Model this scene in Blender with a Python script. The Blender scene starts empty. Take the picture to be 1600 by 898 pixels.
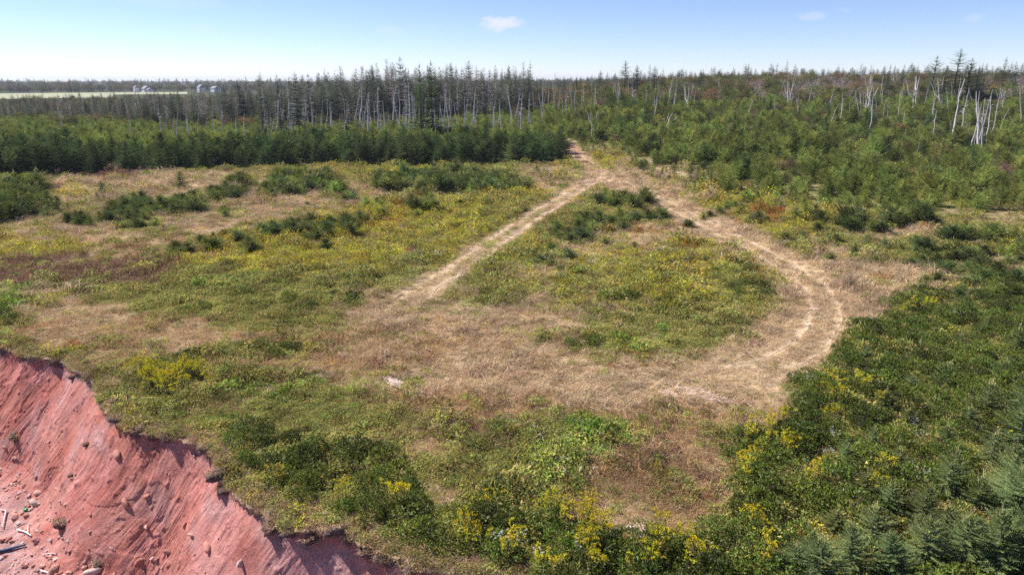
import bpy, math, random
import numpy as np
from mathutils import Vector, Matrix
from mathutils.bvhtree import BVHTree

# ------------------------------------------------------------------ camera, sky, sun, exposure
scene = bpy.context.scene
COL = scene.collection
CAMH, PITCH, FPX = 14.0, math.radians(16.9), 1067.0      # drone height, tilt, focal length in photo pixels
cam_d = bpy.data.cameras.new('camera'); cam_d.lens = 24.0; cam_d.sensor_width = 36.0
cam_d.clip_start = 0.5; cam_d.clip_end = 20000
cam = bpy.data.objects.new('camera', cam_d); COL.objects.link(cam)
cam.location = (0, 0, CAMH); cam.rotation_euler = (math.pi/2 - PITCH, 0, 0)
scene.camera = cam

SUN_DIR = Vector((-0.80, 0.38, 0.92)).normalized()       # towards the sun
SUN_EL = math.asin(SUN_DIR.z); SUN_AZ = math.atan2(SUN_DIR.x, SUN_DIR.y)
sun_d = bpy.data.lights.new('sun', 'SUN'); sun_d.energy = 2.75; sun_d.angle = math.radians(1.8); sun_d.color = (1.0, 0.95, 0.88)
sun = bpy.data.objects.new('sun', sun_d); COL.objects.link(sun)
sun.rotation_euler = (-SUN_DIR).to_track_quat('-Z', 'Y').to_euler(); sun.location = (0, 0, 60)

world = bpy.data.worlds.new('World'); scene.world = world; world.use_nodes = True
nt = world.node_tree; nt.nodes.clear()
N = nt.nodes.new; Lk = nt.links.new
wout = N('ShaderNodeOutputWorld'); wbg = N('ShaderNodeBackground'); wbg.inputs[1].default_value = 0.0505
sky = N('ShaderNodeTexSky'); sky.sky_type = 'NISHITA'; sky.sun_disc = False
sky.sun_elevation = SUN_EL; sky.sun_rotation = SUN_AZ
sky.altitude = 50; sky.air_density = 0.70; sky.dust_density = 0.0; sky.ozone_density = 5.0
tc = N('ShaderNodeTexCoord'); sxyz = N('ShaderNodeSeparateXYZ'); Lk(tc.outputs['Generated'], sxyz.inputs[0])
def wm(op, a, b=None, c=None, clamp=False):
    n = N('ShaderNodeMath'); n.operation = op; n.use_clamp = clamp
    for i, v in enumerate((a, b, c)):
        if v is None: continue
        if isinstance(v, (int, float)): n.inputs[i].default_value = v
        else: Lk(v, n.inputs[i])
    return n.outputs[0]
az = wm('ARCTAN2', sxyz.outputs[0], sxyz.outputs[1]); el = wm('ARCSINE', sxyz.outputs[2])
cn = N('ShaderNodeTexNoise'); cn.inputs['Scale'].default_value = 38; cn.inputs['Detail'].default_value = 7; cn.inputs['Roughness'].default_value = 0.62
mp = N('ShaderNodeMapping'); mp.inputs['Scale'].default_value = (1, 1, 1.9); Lk(tc.outputs['Generated'], mp.inputs[0]); Lk(mp.outputs[0], cn.inputs[0])
total = None
for (px, py, wx, wy, k) in ((783, 37, 34, 13, 1.0), (1580, 39, 26, 6, .8), (1240, 33, 22, 7, .35), (1282, 26, 14, 6, .3), (622, 48, 22, 9, .25),
                            (348, 53, 20, 9, .25), (1475, 44, 16, 6, .25), (300, 14, 120, 10, .2), (1900, 20, 60, 12, .7), (-250, 30, 70, 15, .7)):
    a0 = math.atan2((px-800)/FPX, 1.0); e0 = math.atan((449-py)/FPX) - PITCH
    da = wm('DIVIDE', wm('SUBTRACT', az, a0), wx/FPX); de = wm('DIVIDE', wm('SUBTRACT', el, e0), wy/FPX)
    r = wm('ADD', wm('MULTIPLY', da, da), wm('MULTIPLY', de, de))
    m = wm('SUBTRACT', 1.0, wm('MULTIPLY', r, .55), clamp=True)
    m = wm('MULTIPLY', wm('MULTIPLY', wm('MULTIPLY', wm('ADD', wm('SUBTRACT', cn.outputs[0], .70), wm('MULTIPLY', m, .42)), 5.0, clamp=True), m), k)
    total = m if total is None else wm('ADD', total, m, clamp=True)
tint = N('ShaderNodeMixRGB'); tint.blend_type = 'MULTIPLY'; tint.inputs[0].default_value = 1.0; tint.inputs[2].default_value = (1.0, 0.90, 0.96, 1)
Lk(sky.outputs[0], tint.inputs[1])
mixc = N('ShaderNodeMixRGB'); mixc.inputs[2].default_value = (5.6, 5.7, 6.0, 1)
Lk(wm('MULTIPLY', total, .85), mixc.inputs[0]); Lk(tint.outputs[0], mixc.inputs[1])
Lk(mixc.outputs[0], wbg.inputs[0]); Lk(wbg.outputs[0], wout.inputs[0])

vs = scene.view_settings; vs.view_transform = 'Standard'; vs.look = 'None'; vs.exposure = 1.66; vs.gamma = 1.0; vs.use_curve_mapping = False
scene.render.engine = 'CYCLES'
cy = scene.cycles; cy.max_bounces = 5; cy.diffuse_bounces = 3; cy.glossy_bounces = 2; cy.transmission_bounces = 3; cy.transparent_max_bounces = 6
cy.volume_bounces = 0; cy.use_denoising = False; cy.denoiser = 'OPENIMAGEDENOISE'; cy.denoising_input_passes = 'RGB_ALBEDO_NORMAL'; cy.denoising_prefilter = 'ACCURATE'; cy.use_adaptive_sampling = True; cy.adaptive_threshold = 0.015
cy.caustics_reflective = False; cy.caustics_refractive = False

# ------------------------------------------------------------------ helpers
R = np.random.default_rng(7)
def ss(x, a, b):
    t = np.clip((x-a)/(b-a), 0, 1); return t*t*(3-2*t)
def _h(ix, iy, s):
    n = (ix.astype(np.int64)*374761393 + iy.astype(np.int64)*668265263 + s*1442695041) & 0xffffffff
    n = ((n ^ (n >> 13))*1274126177) & 0xffffffff
    return ((n ^ (n >> 16)) & 0xffff)/65535.0
def vn(x, y, s=0):
    x = np.asarray(x, float); y = np.asarray(y, float)
    ix = np.floor(x); iy = np.floor(y); fx = x-ix; fy = y-iy
    fx = fx*fx*(3-2*fx); fy = fy*fy*(3-2*fy)
    a = _h(ix, iy, s); b = _h(ix+1, iy, s); c = _h(ix, iy+1, s); d = _h(ix+1, iy+1, s)
    return (a*(1-fx)+b*fx)*(1-fy) + (c*(1-fx)+d*fx)*fy - 0.5
def fbm(x, y, s=0, o=4, g=0.5):
    t = 0; a = 1
    for i in range(o):
        t = t + a*vn(x*2**i+i*17.3, y*2**i-i*9.1, s+i*31); a *= g
    return t

def proj(x, y, z):
    """world -> photo pixel (1600 x 898), used to read positions off the photograph"""
    dz = z-CAMH; c, s = math.cos(PITCH), math.sin(PITCH)
    depth = np.maximum(y*c - dz*s, 0.1); up = y*s + dz*c
    return 800+FPX*x/depth, 449-FPX*up/depth
def ray(px, py):
    c, s = math.cos(PITCH), math.sin(PITCH)
    u = (px-800)/FPX; v = (449-py)/FPX
    return np.array([u, c+v*s, -s+v*c])

def poly_dist(x, y, P):
    """distance to a polyline and signed side (positive = to the right of its direction), and arc position"""
    best = np.full(np.shape(x), 1e9); side = np.zeros(np.shape(x)); pos = np.zeros(np.shape(x)); acc = 0
    for (ax, ay), (bx, by) in zip(P[:-1], P[1:]):
        dx, dy = bx-ax, by-ay; l2 = dx*dx+dy*dy; l = math.sqrt(l2)
        t = np.clip(((x-ax)*dx+(y-ay)*dy)/l2, 0, 1)
        qx, qy = x-ax-t*dx, y-ay-t*dy; d = np.hypot(qx, qy)
        k = d < best
        best = np.where(k, d, best); side = np.where(k, np.sign(qx*dy-qy*dx), side); pos = np.where(k, acc+t*l, pos); acc += l
    return best, side, pos

def H0(x, y):
    x = np.asarray(x, float); y = np.asarray(y, float)
    u = x/np.maximum(np.abs(y), 20)
    z = 11.5*ss(y, 78, 300)*ss(u, -0.30, 0.40)
    z = z - 3.0*ss(y, 350, 900)*ss(u, -0.4, 0.4) + 2.5*ss(y, 900, 2500)*fbm(x/900, y/900, 5, 2)
    near = 1-ss(y, 150, 400)
    return z + near*(0.55*fbm(x/22, y/22, 1, 3) + 0.22*fbm(x/3.1, y/3.1, 2, 3))
def at(px, py, dz=0.0):
    """where the line of sight through a photo pixel meets the plateau"""
    d = ray(px, py); t = np.geomspace(10, 6000, 4000)
    below = (CAMH+d[2]*t) < H0(d[0]*t, d[1]*t)+dz
    k = int(np.argmax(below)) if below.any() else len(t)-1
    if k > 0:
        lo, hi = t[k-1], t[k]
        for _ in range(25):
            m = .5*(lo+hi)
            if CAMH+d[2]*m < H0(d[0]*m, d[1]*m)+dz: hi = m
            else: lo = m
        tt = hi
    else: tt = t[0]
    return float(d[0]*tt), float(d[1]*tt)
def inpoly(px, py, P):
    c = np.zeros(np.shape(px), bool); n = len(P)
    for i in range(n):
        x1, y1 = P[i]; x2, y2 = P[(i+1) % n]
        if y1 == y2: continue
        k = ((y1 > py) != (y2 > py)) & (px < (x2-x1)*(py-y1)/(y2-y1)+x1)
        c ^= k
    return c

EDGE_PX = [(0, 541), (22, 549), (45, 556), (75, 560), (100, 564), (122, 580), (150, 600), (160, 628), (172, 646), (200, 668), (250, 681),
           (300, 688), (335, 706), (346, 738), (372, 772), (412, 803), (448, 822), (520, 828), (565, 845), (612, 866), (680, 890)]
EDGE = [(-260, 190), (-120, 96), (-60, 55.5)] + [at(*p) for p in EDGE_PX] + [(-.4, 16.6), (3, 14.9), (12, 11.5), (40, 4), (120, -15), (400, -60)]
EDGE = [tuple(map(float, p)) for p in EDGE]
# seaward is to the right when walking the list from far inland coast towards +x
def sea(x, y):
    d, s, p = poly_dist(x, y, EDGE); return d*s, p

TRACK_A = [at(*p) for p in ((888, 222), (893, 232), (905, 246), (922, 258), (930, 268), (926, 280), (905, 294), (870, 316), (830, 341), (790, 367), (752, 393), (715, 417), (675, 442), (640, 466), (608, 488))]
TRACK_B = [at(*p) for p in ((932, 272), (960, 283), (1000, 299), (1045, 321), (1085, 341), (1130, 363), (1180, 388), (1225, 414), (1262, 440), (1285, 470), (1284, 505), (1258, 540), (1205, 568), (1130, 588), (1030, 600), (940, 602))]
def smooth_path(P, n):
    P = np.array(P); P = np.vstack([2*P[0]-P[1], P, 2*P[-1]-P[-2]]); out = []
    for i in range(1, len(P)-2):
        a, b, c, d = P[i-1], P[i], P[i+1], P[i+2]
        for t in np.linspace(0, 1, n, endpoint=False):
            out.append(.5*((2*b)+(-a+c)*t+(2*a-5*b+4*c-d)*t*t+(-a+3*b-3*c+d)*t**3))
    out.append(P[-2]); return np.array(out)
PA = smooth_path(TRACK_A, 8); PB = smooth_path(TRACK_B, 8)
def H(x, y):
    z = H0(x, y)
    return z

def material(name, base=(.3, .3, .3), rough=.9, spec=.1):
    m = bpy.data.materials.new(name); m.use_nodes = True
    b = m.node_tree.nodes['Principled BSDF']; b.inputs['Base Color'].default_value = (*base, 1)
    b.inputs['Roughness'].default_value = rough; b.inputs['Specular IOR Level'].default_value = spec
    return m
def veg_mat(name, transl=.3, rv=.35, rh=.03, patch=.25, gloss=0.0):
    """foliage: vertex colour x per-plant variation x slow patchiness, part of the light passing through the leaf"""
    m = bpy.data.materials.new(name); m.use_nodes = True; t = m.node_tree; t.nodes.clear()
    n = t.nodes.new; l = t.links.new
    out = n('ShaderNodeOutputMaterial'); at_ = n('ShaderNodeAttribute'); at_.attribute_name = 'col'
    oi = n('ShaderNodeObjectInfo'); hsv = n('ShaderNodeHueSaturation')
    mr = n('ShaderNodeMapRange'); mr.inputs['To Min'].default_value = 1-rv; mr.inputs['To Max'].default_value = 1+rv; l(oi.outputs['Random'], mr.inputs['Value'])
    mm = n('ShaderNodeMath'); mm.operation = 'MULTIPLY'; mm.inputs[1].default_value = 7.31; l(oi.outputs['Random'], mm.inputs[0])
    fr = n('ShaderNodeMath'); fr.operation = 'FRACT'; l(mm.outputs[0], fr.inputs[0])
    mh = n('ShaderNodeMapRange'); mh.inputs['To Min'].default_value = .5-rh; mh.inputs['To Max'].default_value = .5+rh; l(fr.outputs[0], mh.inputs['Value'])
    geo = n('ShaderNodeNewGeometry'); no = n('ShaderNodeTexNoise'); no.inputs['Scale'].default_value = .35; no.inputs['Detail'].default_value = 3; l(geo.outputs['Position'], no.inputs['Vector'])
    mp_ = n('ShaderNodeMapRange'); mp_.inputs['From Min'].default_value = .3; mp_.inputs['From Max'].default_value = .7
    mp_.inputs['To Min'].default_value = 1-patch; mp_.inputs['To Max'].default_value = 1+patch; l(no.outputs[0], mp_.inputs['Value'])
    mv = n('ShaderNodeMath'); mv.operation = 'MULTIPLY'; l(mr.outputs[0], mv.inputs[0]); l(mp_.outputs[0], mv.inputs[1])
    l(mh.outputs[0], hsv.inputs['Hue']); l(mv.outputs[0], hsv.inputs['Value']); l(at_.outputs['Color'], hsv.inputs['Color'])
    d = n('ShaderNodeBsdfDiffuse'); tr = n('ShaderNodeBsdfTranslucent'); mx = n('ShaderNodeMixShader'); mx.inputs[0].default_value = transl
    l(hsv.outputs[0], d.inputs[0]); l(hsv.outputs[0], tr.inputs[0]); l(d.outputs[0], mx.inputs[1]); l(tr.outputs[0], mx.inputs[2])
    last = mx.outputs[0]
    if gloss:
        g = n('ShaderNodeBsdfGlossy'); g.inputs['Roughness'].default_value = .45; m2 = n('ShaderNodeMixShader'); m2.inputs[0].default_value = gloss
        l(last, m2.inputs[1]); l(g.outputs[0], m2.inputs[2]); last = m2.outputs[0]
    l(last, out.inputs[0]); return m

class MB:
    """collects polygons with a colour each, then makes one mesh"""
    def __init__(s): s.v = []; s.n = []; s.c = []; s.idx = []; s.base = 0
    def add(s, P, col):
        P = np.asarray(P, float); n, k, _ = P.shape
        col = np.broadcast_to(np.asarray(col, float), (n, 3))
        s.v.append(P.reshape(-1, 3)); s.c.append(np.repeat(col, k, 0)); s.n.append(np.full(n, k)); s.idx.append(np.arange(n*k)+s.base); s.base += n*k
    def grid(s, V, col):
        """V (a,b,3) connected sheet, col (a,b,3) or rgb"""
        V = np.asarray(V, float); a, b, _ = V.shape
        col = np.broadcast_to(np.asarray(col, float), (a, b, 3))
        i = np.arange(a*b).reshape(a, b)+s.base
        F = np.stack([i[:-1, :-1], i[1:, :-1], i[1:, 1:], i[:-1, 1:]], -1).reshape(-1, 4)
        s.v.append(V.reshape(-1, 3)); s.c.append(col.reshape(-1, 3)); s.n.append(np.full(len(F), 4)); s.idx.append(F.ravel()); s.base += a*b
    def tube(s, P, r, col, k=6):
        P = np.asarray(P, float); n = len(P); r = np.broadcast_to(np.asarray(r, float), (n,))
        T = np.gradient(P, axis=0); T /= np.linalg.norm(T, axis=1)[:, None]+1e-9
        a = np.where(np.abs(T[:, 2:3]) < .9, np.array([[0, 0, 1.]]), np.array([[1., 0, 0]]))
        U = np.cross(T, a); U /= np.linalg.norm(U, axis=1)[:, None]+1e-9; W = np.cross(T, U)
        th = np.linspace(0, 2*np.pi, k+1)
        V = P[:, None]+r[:, None, None]*(np.cos(th)[None, :, None]*U[:, None]+np.sin(th)[None, :, None]*W[:, None])
        s.grid(V[:, ::-1], col)
    def mesh(s, name, mat, smooth=False):
        me = bpy.data.meshes.new(name)
        v = np.concatenate(s.v); n = np.concatenate(s.n); idx = np.concatenate(s.idx); c = np.concatenate(s.c)
        me.vertices.add(len(v)); me.vertices.foreach_set('co', v.ravel().astype(np.float32))
        me.loops.add(len(idx)); me.loops.foreach_set('vertex_index', idx.astype(np.int32))
        me.polygons.add(len(n)); st = np.concatenate([[0], np.cumsum(n)[:-1]])
        me.polygons.foreach_set('loop_start', st.astype(np.int32)); me.polygons.foreach_set('loop_total', n.astype(np.int32))
        if smooth: me.polygons.foreach_set('use_smooth', np.ones(len(n), bool))
        me.update(calc_edges=True)
        ca = me.color_attributes.new('col', 'FLOAT_COLOR', 'POINT')
        ca.data.foreach_set('color', np.concatenate([c, np.ones((len(c), 1))], 1).ravel().astype(np.float32))
        me.materials.append(mat); return me

def link(name, mesh, parent=None):
    o = bpy.data.objects.new(name, mesh); COL.objects.link(o)
    if parent is not None: o.parent = parent
    return o
def tag(o, label=None, cat=None, group=None, kind=None):
    for k, v in (('label', label), ('category', cat), ('group', group), ('kind', kind)):
        if v: o[k] = v
    return o
def thing(name, loc, rot, scl, parts, label, cat, group=None):
    """an Empty at the base with one child per part; parts = [(name, mesh), ...] share mesh data between copies"""
    e = bpy.data.objects.new(name, None); COL.objects.link(e); e.empty_display_size = .2
    e.location = loc; e.rotation_euler = rot; e.scale = scl if hasattr(scl, '__len__') else (scl,)*3
    tag(e, label, cat, group)
    for p in parts:
        c = link(p[0], p[1], e)
        for q in p[2:]: link(q[0], q[1], c)
    return e

PROTO = {}
def proto_collection(name, meshes):
    c = bpy.data.collections.new(name)
    for i, me in enumerate(meshes):
        o = bpy.data.objects.new('%s_%02d' % (name, i), me); c.objects.link(o)
    return c
def scatter(name, pts, rot, scl, idx, coll, label, cat):
    """one 'stuff' object: a cloud of points that carries copies of small plants"""
    pts = np.asarray(pts, np.float32); me = bpy.data.meshes.new(name); me.vertices.add(len(pts)); me.vertices.foreach_set('co', pts.ravel())
    a = me.attributes.new('rot', 'FLOAT_VECTOR', 'POINT'); a.data.foreach_set('vector', np.asarray(rot, np.float32).ravel())
    a = me.attributes.new('scl', 'FLOAT_VECTOR', 'POINT'); a.data.foreach_set('vector', np.asarray(scl, np.float32).ravel())
    a = me.attributes.new('idx', 'INT', 'POINT'); a.data.foreach_set('value', np.asarray(idx, np.int32))
    o = link(name, me)
    g = bpy.data.node_groups.new(name, 'GeometryNodeTree')
    g.interface.new_socket('Geometry', in_out='INPUT', socket_type='NodeSocketGeometry'); g.interface.new_socket('Geometry', in_out='OUTPUT', socket_type='NodeSocketGeometry')
    n = g.nodes.new; gi = n('NodeGroupInput'); go = n('NodeGroupOutput')
    ci = n('GeometryNodeCollectionInfo'); ci.inputs['Collection'].default_value = coll; ci.inputs['Separate Children'].default_value = True; ci.inputs['Reset Children'].default_value = True
    iop = n('GeometryNodeInstanceOnPoints'); iop.inputs['Pick Instance'].default_value = True
    def na(nm, ty):
        q = n('GeometryNodeInputNamedAttribute'); q.data_type = ty; q.inputs[0].default_value = nm; return q.outputs[0]
    g.links.new(gi.outputs[0], iop.inputs['Points']); g.links.new(ci.outputs[0], iop.inputs['Instance'])
    g.links.new(na('idx', 'INT'), iop.inputs['Instance Index']); g.links.new(na('scl', 'FLOAT_VECTOR'), iop.inputs['Scale'])
    e2r = n('FunctionNodeEulerToRotation'); g.links.new(na('rot', 'FLOAT_VECTOR'), e2r.inputs[0]); g.links.new(e2r.outputs[0], iop.inputs['Rotation'])
    g.links.new(iop.outputs[0], go.inputs[0])
    md = o.modifiers.new('scatter', 'NODES'); md.node_group = g
    return tag(o, label, cat, kind='stuff')

# zones (photo outlines laid on the ground)
Z_SLOPE = [(893, 206), (896, 215), (905, 240), (945, 246), (962, 244), (985, 262), (1025, 283), (1075, 296), (1110, 316), (1160, 326), (1220, 325), (1300, 338), (1420, 352), (1700, 362), (2000, 365), (2000, 90), (893, 90)]
Z_HEDGE = [(-300, 305), (-100, 292), (0, 279), (130, 273), (240, 269), (360, 264), (480, 260), (600, 259), (700, 259), (800, 257), (872, 256), (882, 244), (879, 226), (889, 213), (893, 206), (893, 140), (-300, 140)]
Z_BAY = [(1390, 470), (1440, 452), (1500, 470), (1600, 430), (2050, 420), (2050, 1150), (700, 1150), (690, 905), (675, 850), (690, 800), (760, 785), (850, 800), (950, 850), (1050, 860), (1120, 838), (1165, 830), (1150, 770), (1155, 690), (1240, 648), (1222, 600), (1300, 572), (1308, 535), (1340, 515), (1388, 500)]
Z_BAY2 = [(340, 680), (420, 660), (520, 690), (610, 690), (640, 740), (690, 800), (690, 850), (650, 865), (580, 835), (500, 800), (440, 775), (380, 730)]

# ------------------------------------------------------------------ what grows where on the plateau
S, B, G, Y, P_, RU, LI, W = range(8)     # straw, brown grass, green herbs, goldenrod, purple-brown, rust, lime green, white asters
COVER = [  # kind, x, y, rx, ry, weight (photo pixels, read off the picture and laid on the ground)
 (S, 230, 300, 260, 20, 1.2), (P_, 70, 272, 130, 9, 1.6), (S, 300, 280, 130, 14, .9), (G, 620, 268, 260, 12, 1.2), (Y, 610, 272, 160, 8, .7), (S, 450, 325, 70, 24, 1.3),
 (S, 610, 300, 40, 12, 1.2), (S, 60, 360, 150, 22, 1.0), (Y, 90, 303, 50, 8, 1.0), (Y, 60, 385, 90, 14, .8), (S, 320, 345, 90, 14, .9), (B, 250, 390, 120, 20, .8),
 (Y, 650, 350, 170, 24, 1.25), (Y, 560, 395, 220, 24, 1.15), (Y, 430, 412, 150, 18, 1.2), (G, 660, 385, 150, 30, .7), (Y, 800, 312, 80, 14, .8), (G, 780, 330, 80, 20, .9),
 (RU, 585, 348, 50, 10, .9), (RU, 640, 318, 20, 8, .8), (RU, 640, 388, 20, 5, .7), (RU, 310, 398, 60, 6, .8),
 (P_, 110, 432, 150, 22, 1.6), (P_, 60, 418, 70, 18, 1.0), (P_, 240, 425, 100, 14, 1.0), (G, 480, 445, 240, 40, 1.3), (G, 330, 455, 170, 36, 1.0), (G, 620, 430, 70, 24, .8),
 (LI, 400, 440, 80, 20, .6), (P_, 620, 380, 90, 12, .5), (B, 140, 500, 150, 24, 1.5), (S, 110, 490, 90, 12, 1.0), (B, 250, 530, 140, 26, 1.3), (S, 320, 535, 60, 16, 1.0), (S, 60, 465, 60, 20, .9),
 (G, 490, 500, 80, 40, 1.4), (G, 420, 530, 70, 40, 1.2), (G, 300, 575, 60, 20, .8), (B, 590, 520, 130, 44, 2.0), (B, 720, 545, 160, 46, 1.6), (B, 520, 545, 120, 50, 1.4), (P_, 600, 545, 150, 35, .6),
 (B, 760, 620, 260, 36, 1.3), (S, 640, 605, 60, 18, .5), (S, 470, 590, 60, 22, .5), (G, 430, 640, 160, 46, 1.2), (LI, 420, 640, 120, 40, .5), (G, 520, 700, 150, 60, 1.2), (B, 360, 610, 70, 30, .9),
 (G, 600, 650, 90, 30, .8), (G, 850, 700, 150, 50, 1.2), (LI, 930, 675, 50, 28, 1.4), (LI, 850, 715, 60, 30, .7), (B, 1060, 700, 140, 70, 1.8), (B, 700, 720, 120, 60, .9), (G, 760, 770, 120, 40, .8),
 (P_, 680, 660, 160, 40, .6), (B, 900, 790, 140, 40, .9), (B, 1100, 770, 80, 60, 1.2), (P_, 1040, 720, 120, 60, .5), (S, 1050, 755, 50, 14, .7), (G, 1000, 770, 80, 30, .5),
 (W, 690, 445, 30, 10, .7), (W, 660, 432, 70, 20, .45), (W, 920, 700, 60, 25, .6), (W, 860, 725, 70, 25, .6), (W, 560, 455, 60, 15, .35), (W, 900, 415, 80, 12, .5), (W, 640, 410, 60, 16, .3), (W, 700, 660, 200, 60, .12),
 (S, 1000, 598, 240, 22, 1.6), (B, 960, 605, 200, 30, 1.4), (S, 1150, 588, 120, 22, 1.6), (S, 1310, 500, 90, 80, 2.6), (S, 1350, 450, 90, 40, 1.8), (S, 1225, 605, 50, 50, 2.0), (S, 1205, 660, 40, 50, 1.4), (B, 1200, 560, 110, 30, .9), (B, 1180, 620, 80, 30, 1.0),
 (Y, 1100, 425, 120, 40, 1.15), (G, 1110, 425, 120, 36, .9), (Y, 960, 440, 120, 40, .75), (G, 1050, 470, 150, 40, 1.1), (P_, 1100, 440, 90, 16, .5), (S, 880, 480, 90, 26, 1.3), (G, 755, 462, 60, 28, 1.2), (LI, 740, 465, 40, 14, .6), (S, 770, 500, 60, 24, .9), (G, 1000, 540, 150, 30, 1.5), (RU, 1000, 560, 130, 10, .6), (LI, 1000, 535, 60, 12, .5),
 (S, 830, 530, 100, 30, 1.1), (B, 850, 560, 120, 24, 1.3), (S, 960, 388, 80, 12, 1.0), (S, 1010, 365, 70, 12, 1.0), (RU, 1020, 360, 60, 9, .7), (S, 830, 428, 40, 14, 1.0), (G, 860, 340, 60, 22, 1.2), (RU, 890, 345, 30, 14, .4), (G, 800, 400, 60, 18, 1.0), (S, 1080, 400, 60, 12, .8), (RU, 1090, 384, 20, 6, .9),
 (RU, 1190, 332, 40, 7, .75), (RU, 1210, 345, 60, 6, .4), (Y, 1120, 310, 80, 12, 1.0), (Y, 1280, 345, 60, 9, 1.2), (RU, 1430, 300, 50, 8, 1.4), (S, 1300, 395, 90, 14, .9), (S, 1390, 362, 70, 10, 1.6), (S, 1420, 424, 50, 9, 1.3), (S, 1310, 420, 80, 20, 1.4), (G, 1340, 400, 60, 14, .7), (RU, 1380, 434, 14, 5, 1.2), (Y, 1230, 362, 40, 10, .7),
 (S, 900, 586, 230, 24, 2.2), (S, 770, 560, 140, 28, 1.6), (S, 1345, 470, 55, 50, 2.0), (S, 620, 485, 80, 30, 1.6), (S, 650, 485, 90, 34, 2.4), (S, 740, 530, 130, 30, 1.5), (S, 850, 575, 170, 24, 1.6), (S, 560, 545, 70, 24, .9), (S, 690, 450, 50, 24, 1.6), (G, 1290, 372, 60, 14, 1.2), (G, 1440, 400, 90, 20, 1.4), (G, 1330, 425, 60, 10, .9), (G, 1230, 385, 40, 10, .8), (S, 990, 270, 60, 14, 1.6), (S, 1060, 300, 60, 16, 1.0), (Y, 950, 255, 30, 9, .9), (S, 850, 275, 40, 18, 1.4), (Y, 880, 260, 20, 5, 1.0), (S, 1560, 440, 80, 30, .8), (Y, 1560, 390, 60, 14, .7), (LI, 10, 465, 40, 24, 1.2),
]
def cover(x, y):
    z = H(x, y); px, py = proj(x, y, z)
    n1 = fbm(x/2.6, y/2.6, 11, 4); n2 = fbm(x/2.6, y/2.6, 23, 4)
    wx = px + 26*n1*np.clip(py/400, .5, 2.2); wy = py + 16*n2*np.clip(py/400, .5, 2.2)
    w = np.zeros(x.shape+(8,)); w[..., G] = .40; w[..., B] = .20; w[..., S] = .16; w[..., Y] = .08; w[..., P_] = .04; w[..., LI] = .03; w[..., RU] = .015; w[..., W] = .01
    for k, cx, cy_, rx, ry, a in COVER:
        d = ((wx-cx)/rx)**2 + ((wy-cy_)/ry)**2
        w[..., k] += a*np.exp(-d*d*.6)
    # track: flattened pale straw and bare ruts
    da, _, _ = poly_dist(x, y, PA); db, _, _ = poly_dist(x, y, PB)
    rutw = np.maximum(np.exp(-((da-.85)/.6)**4), np.exp(-(db/2.9)**4)); band = np.maximum(np.exp(-(da/1.7)**4), np.exp(-(db/2.9)**4))
    w *= (1-.8*band)[..., None]; w[..., S] += 1.7*rutw+.5*band; w[..., B] += .5*band; w[..., G] += .25*band*(da < .45)
    w *= np.exp(.9*np.stack([fbm(x/(1.1+.3*k), y/(1.1+.3*k), 60+k*7, 3) for k in range(8)], -1)*2.0)
    ib = inpoly(px, py, Z_BAY) | inpoly(px, py, Z_BAY2); w[..., S] *= np.where(ib, .15, 1); w[..., G] += np.where(ib, 1.2, 0); w[..., P_] += np.where(ib, .35, 0)
    w = w**1.7
    return w/w.sum(-1, keepdims=True), px, py, da, db
CCOL = np.array([(.54, .40, .25), (.34, .24, .14), (.13, .155, .04), (.27, .23, .035), (.16, .095, .07), (.30, .12, .035), (.17, .23, .045), (.30, .27, .20)])

# ------------------------------------------------------------------ ground, cliff, beach, sea
def axis(lo, hi, d0, g, c=0.0):
    a = [c]; d = d0
    while a[-1] < hi: a.append(a[-1]+d); d *= g
    b = [c]; d = d0
    while b[-1] > lo: b.append(b[-1]-d); d *= g
    return np.array(b[:0:-1]+a)
def soil_mat(name, scale=1.0, bump=.5):
    m = bpy.data.materials.new(name); m.use_nodes = True; t = m.node_tree; b = t.nodes['Principled BSDF']
    b.inputs['Roughness'].default_value = .95; b.inputs['Specular IOR Level'].default_value = .08
    n = t.nodes.new; l = t.links.new
    a = n('ShaderNodeAttribute'); a.attribute_name = 'col'; g = n('ShaderNodeNewGeometry')
    n1 = n('ShaderNodeTexNoise'); n1.inputs['Scale'].default_value = 9*scale; n1.inputs['Detail'].default_value = 8; n1.inputs['Roughness'].default_value = .7; l(g.outputs['Position'], n1.inputs['Vector'])
    n2 = n('ShaderNodeTexNoise'); n2.inputs['Scale'].default_value = .8*scale; n2.inputs['Detail'].default_value = 5; l(g.outputs['Position'], n2.inputs['Vector'])
    r1 = n('ShaderNodeMapRange'); r1.inputs['From Min'].default_value = .28; r1.inputs['From Max'].default_value = .72; r1.inputs['To Min'].default_value = .55; r1.inputs['To Max'].default_value = 1.45; l(n1.outputs[0], r1.inputs['Value'])
    r2 = n('ShaderNodeMapRange'); r2.inputs['From Min'].default_value = .3; r2.inputs['From Max'].default_value = .7; r2.inputs['To Min'].default_value = .8; r2.inputs['To Max'].default_value = 1.2; l(n2.outputs[0], r2.inputs['Value'])
    mu = n('ShaderNodeMath'); mu.operation = 'MULTIPLY'; l(r1.outputs[0], mu.inputs[0]); l(r2.outputs[0], mu.inputs[1])
    hs = n('ShaderNodeHueSaturation'); l(a.outputs['Color'], hs.inputs['Color']); l(mu.outputs[0], hs.inputs['Value']); l(hs.outputs[0], b.inputs['Base Color'])
    bp = n('ShaderNodeBump'); bp.inputs['Strength'].default_value = bump; bp.inputs['Distance'].default_value = .06; l(n1.outputs[0], bp.inputs['Height']); l(bp.outputs[0], b.inputs['Normal'])
    return m
M_GROUND = soil_mat('meadow_soil')
gx = axis(-3500, 3500, .28, 1.022); gy = axis(-40, 6000, .28, 1.018, c=24.0)
X, Yg = np.meshgrid(gx, gy, indexing='ij')
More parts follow.
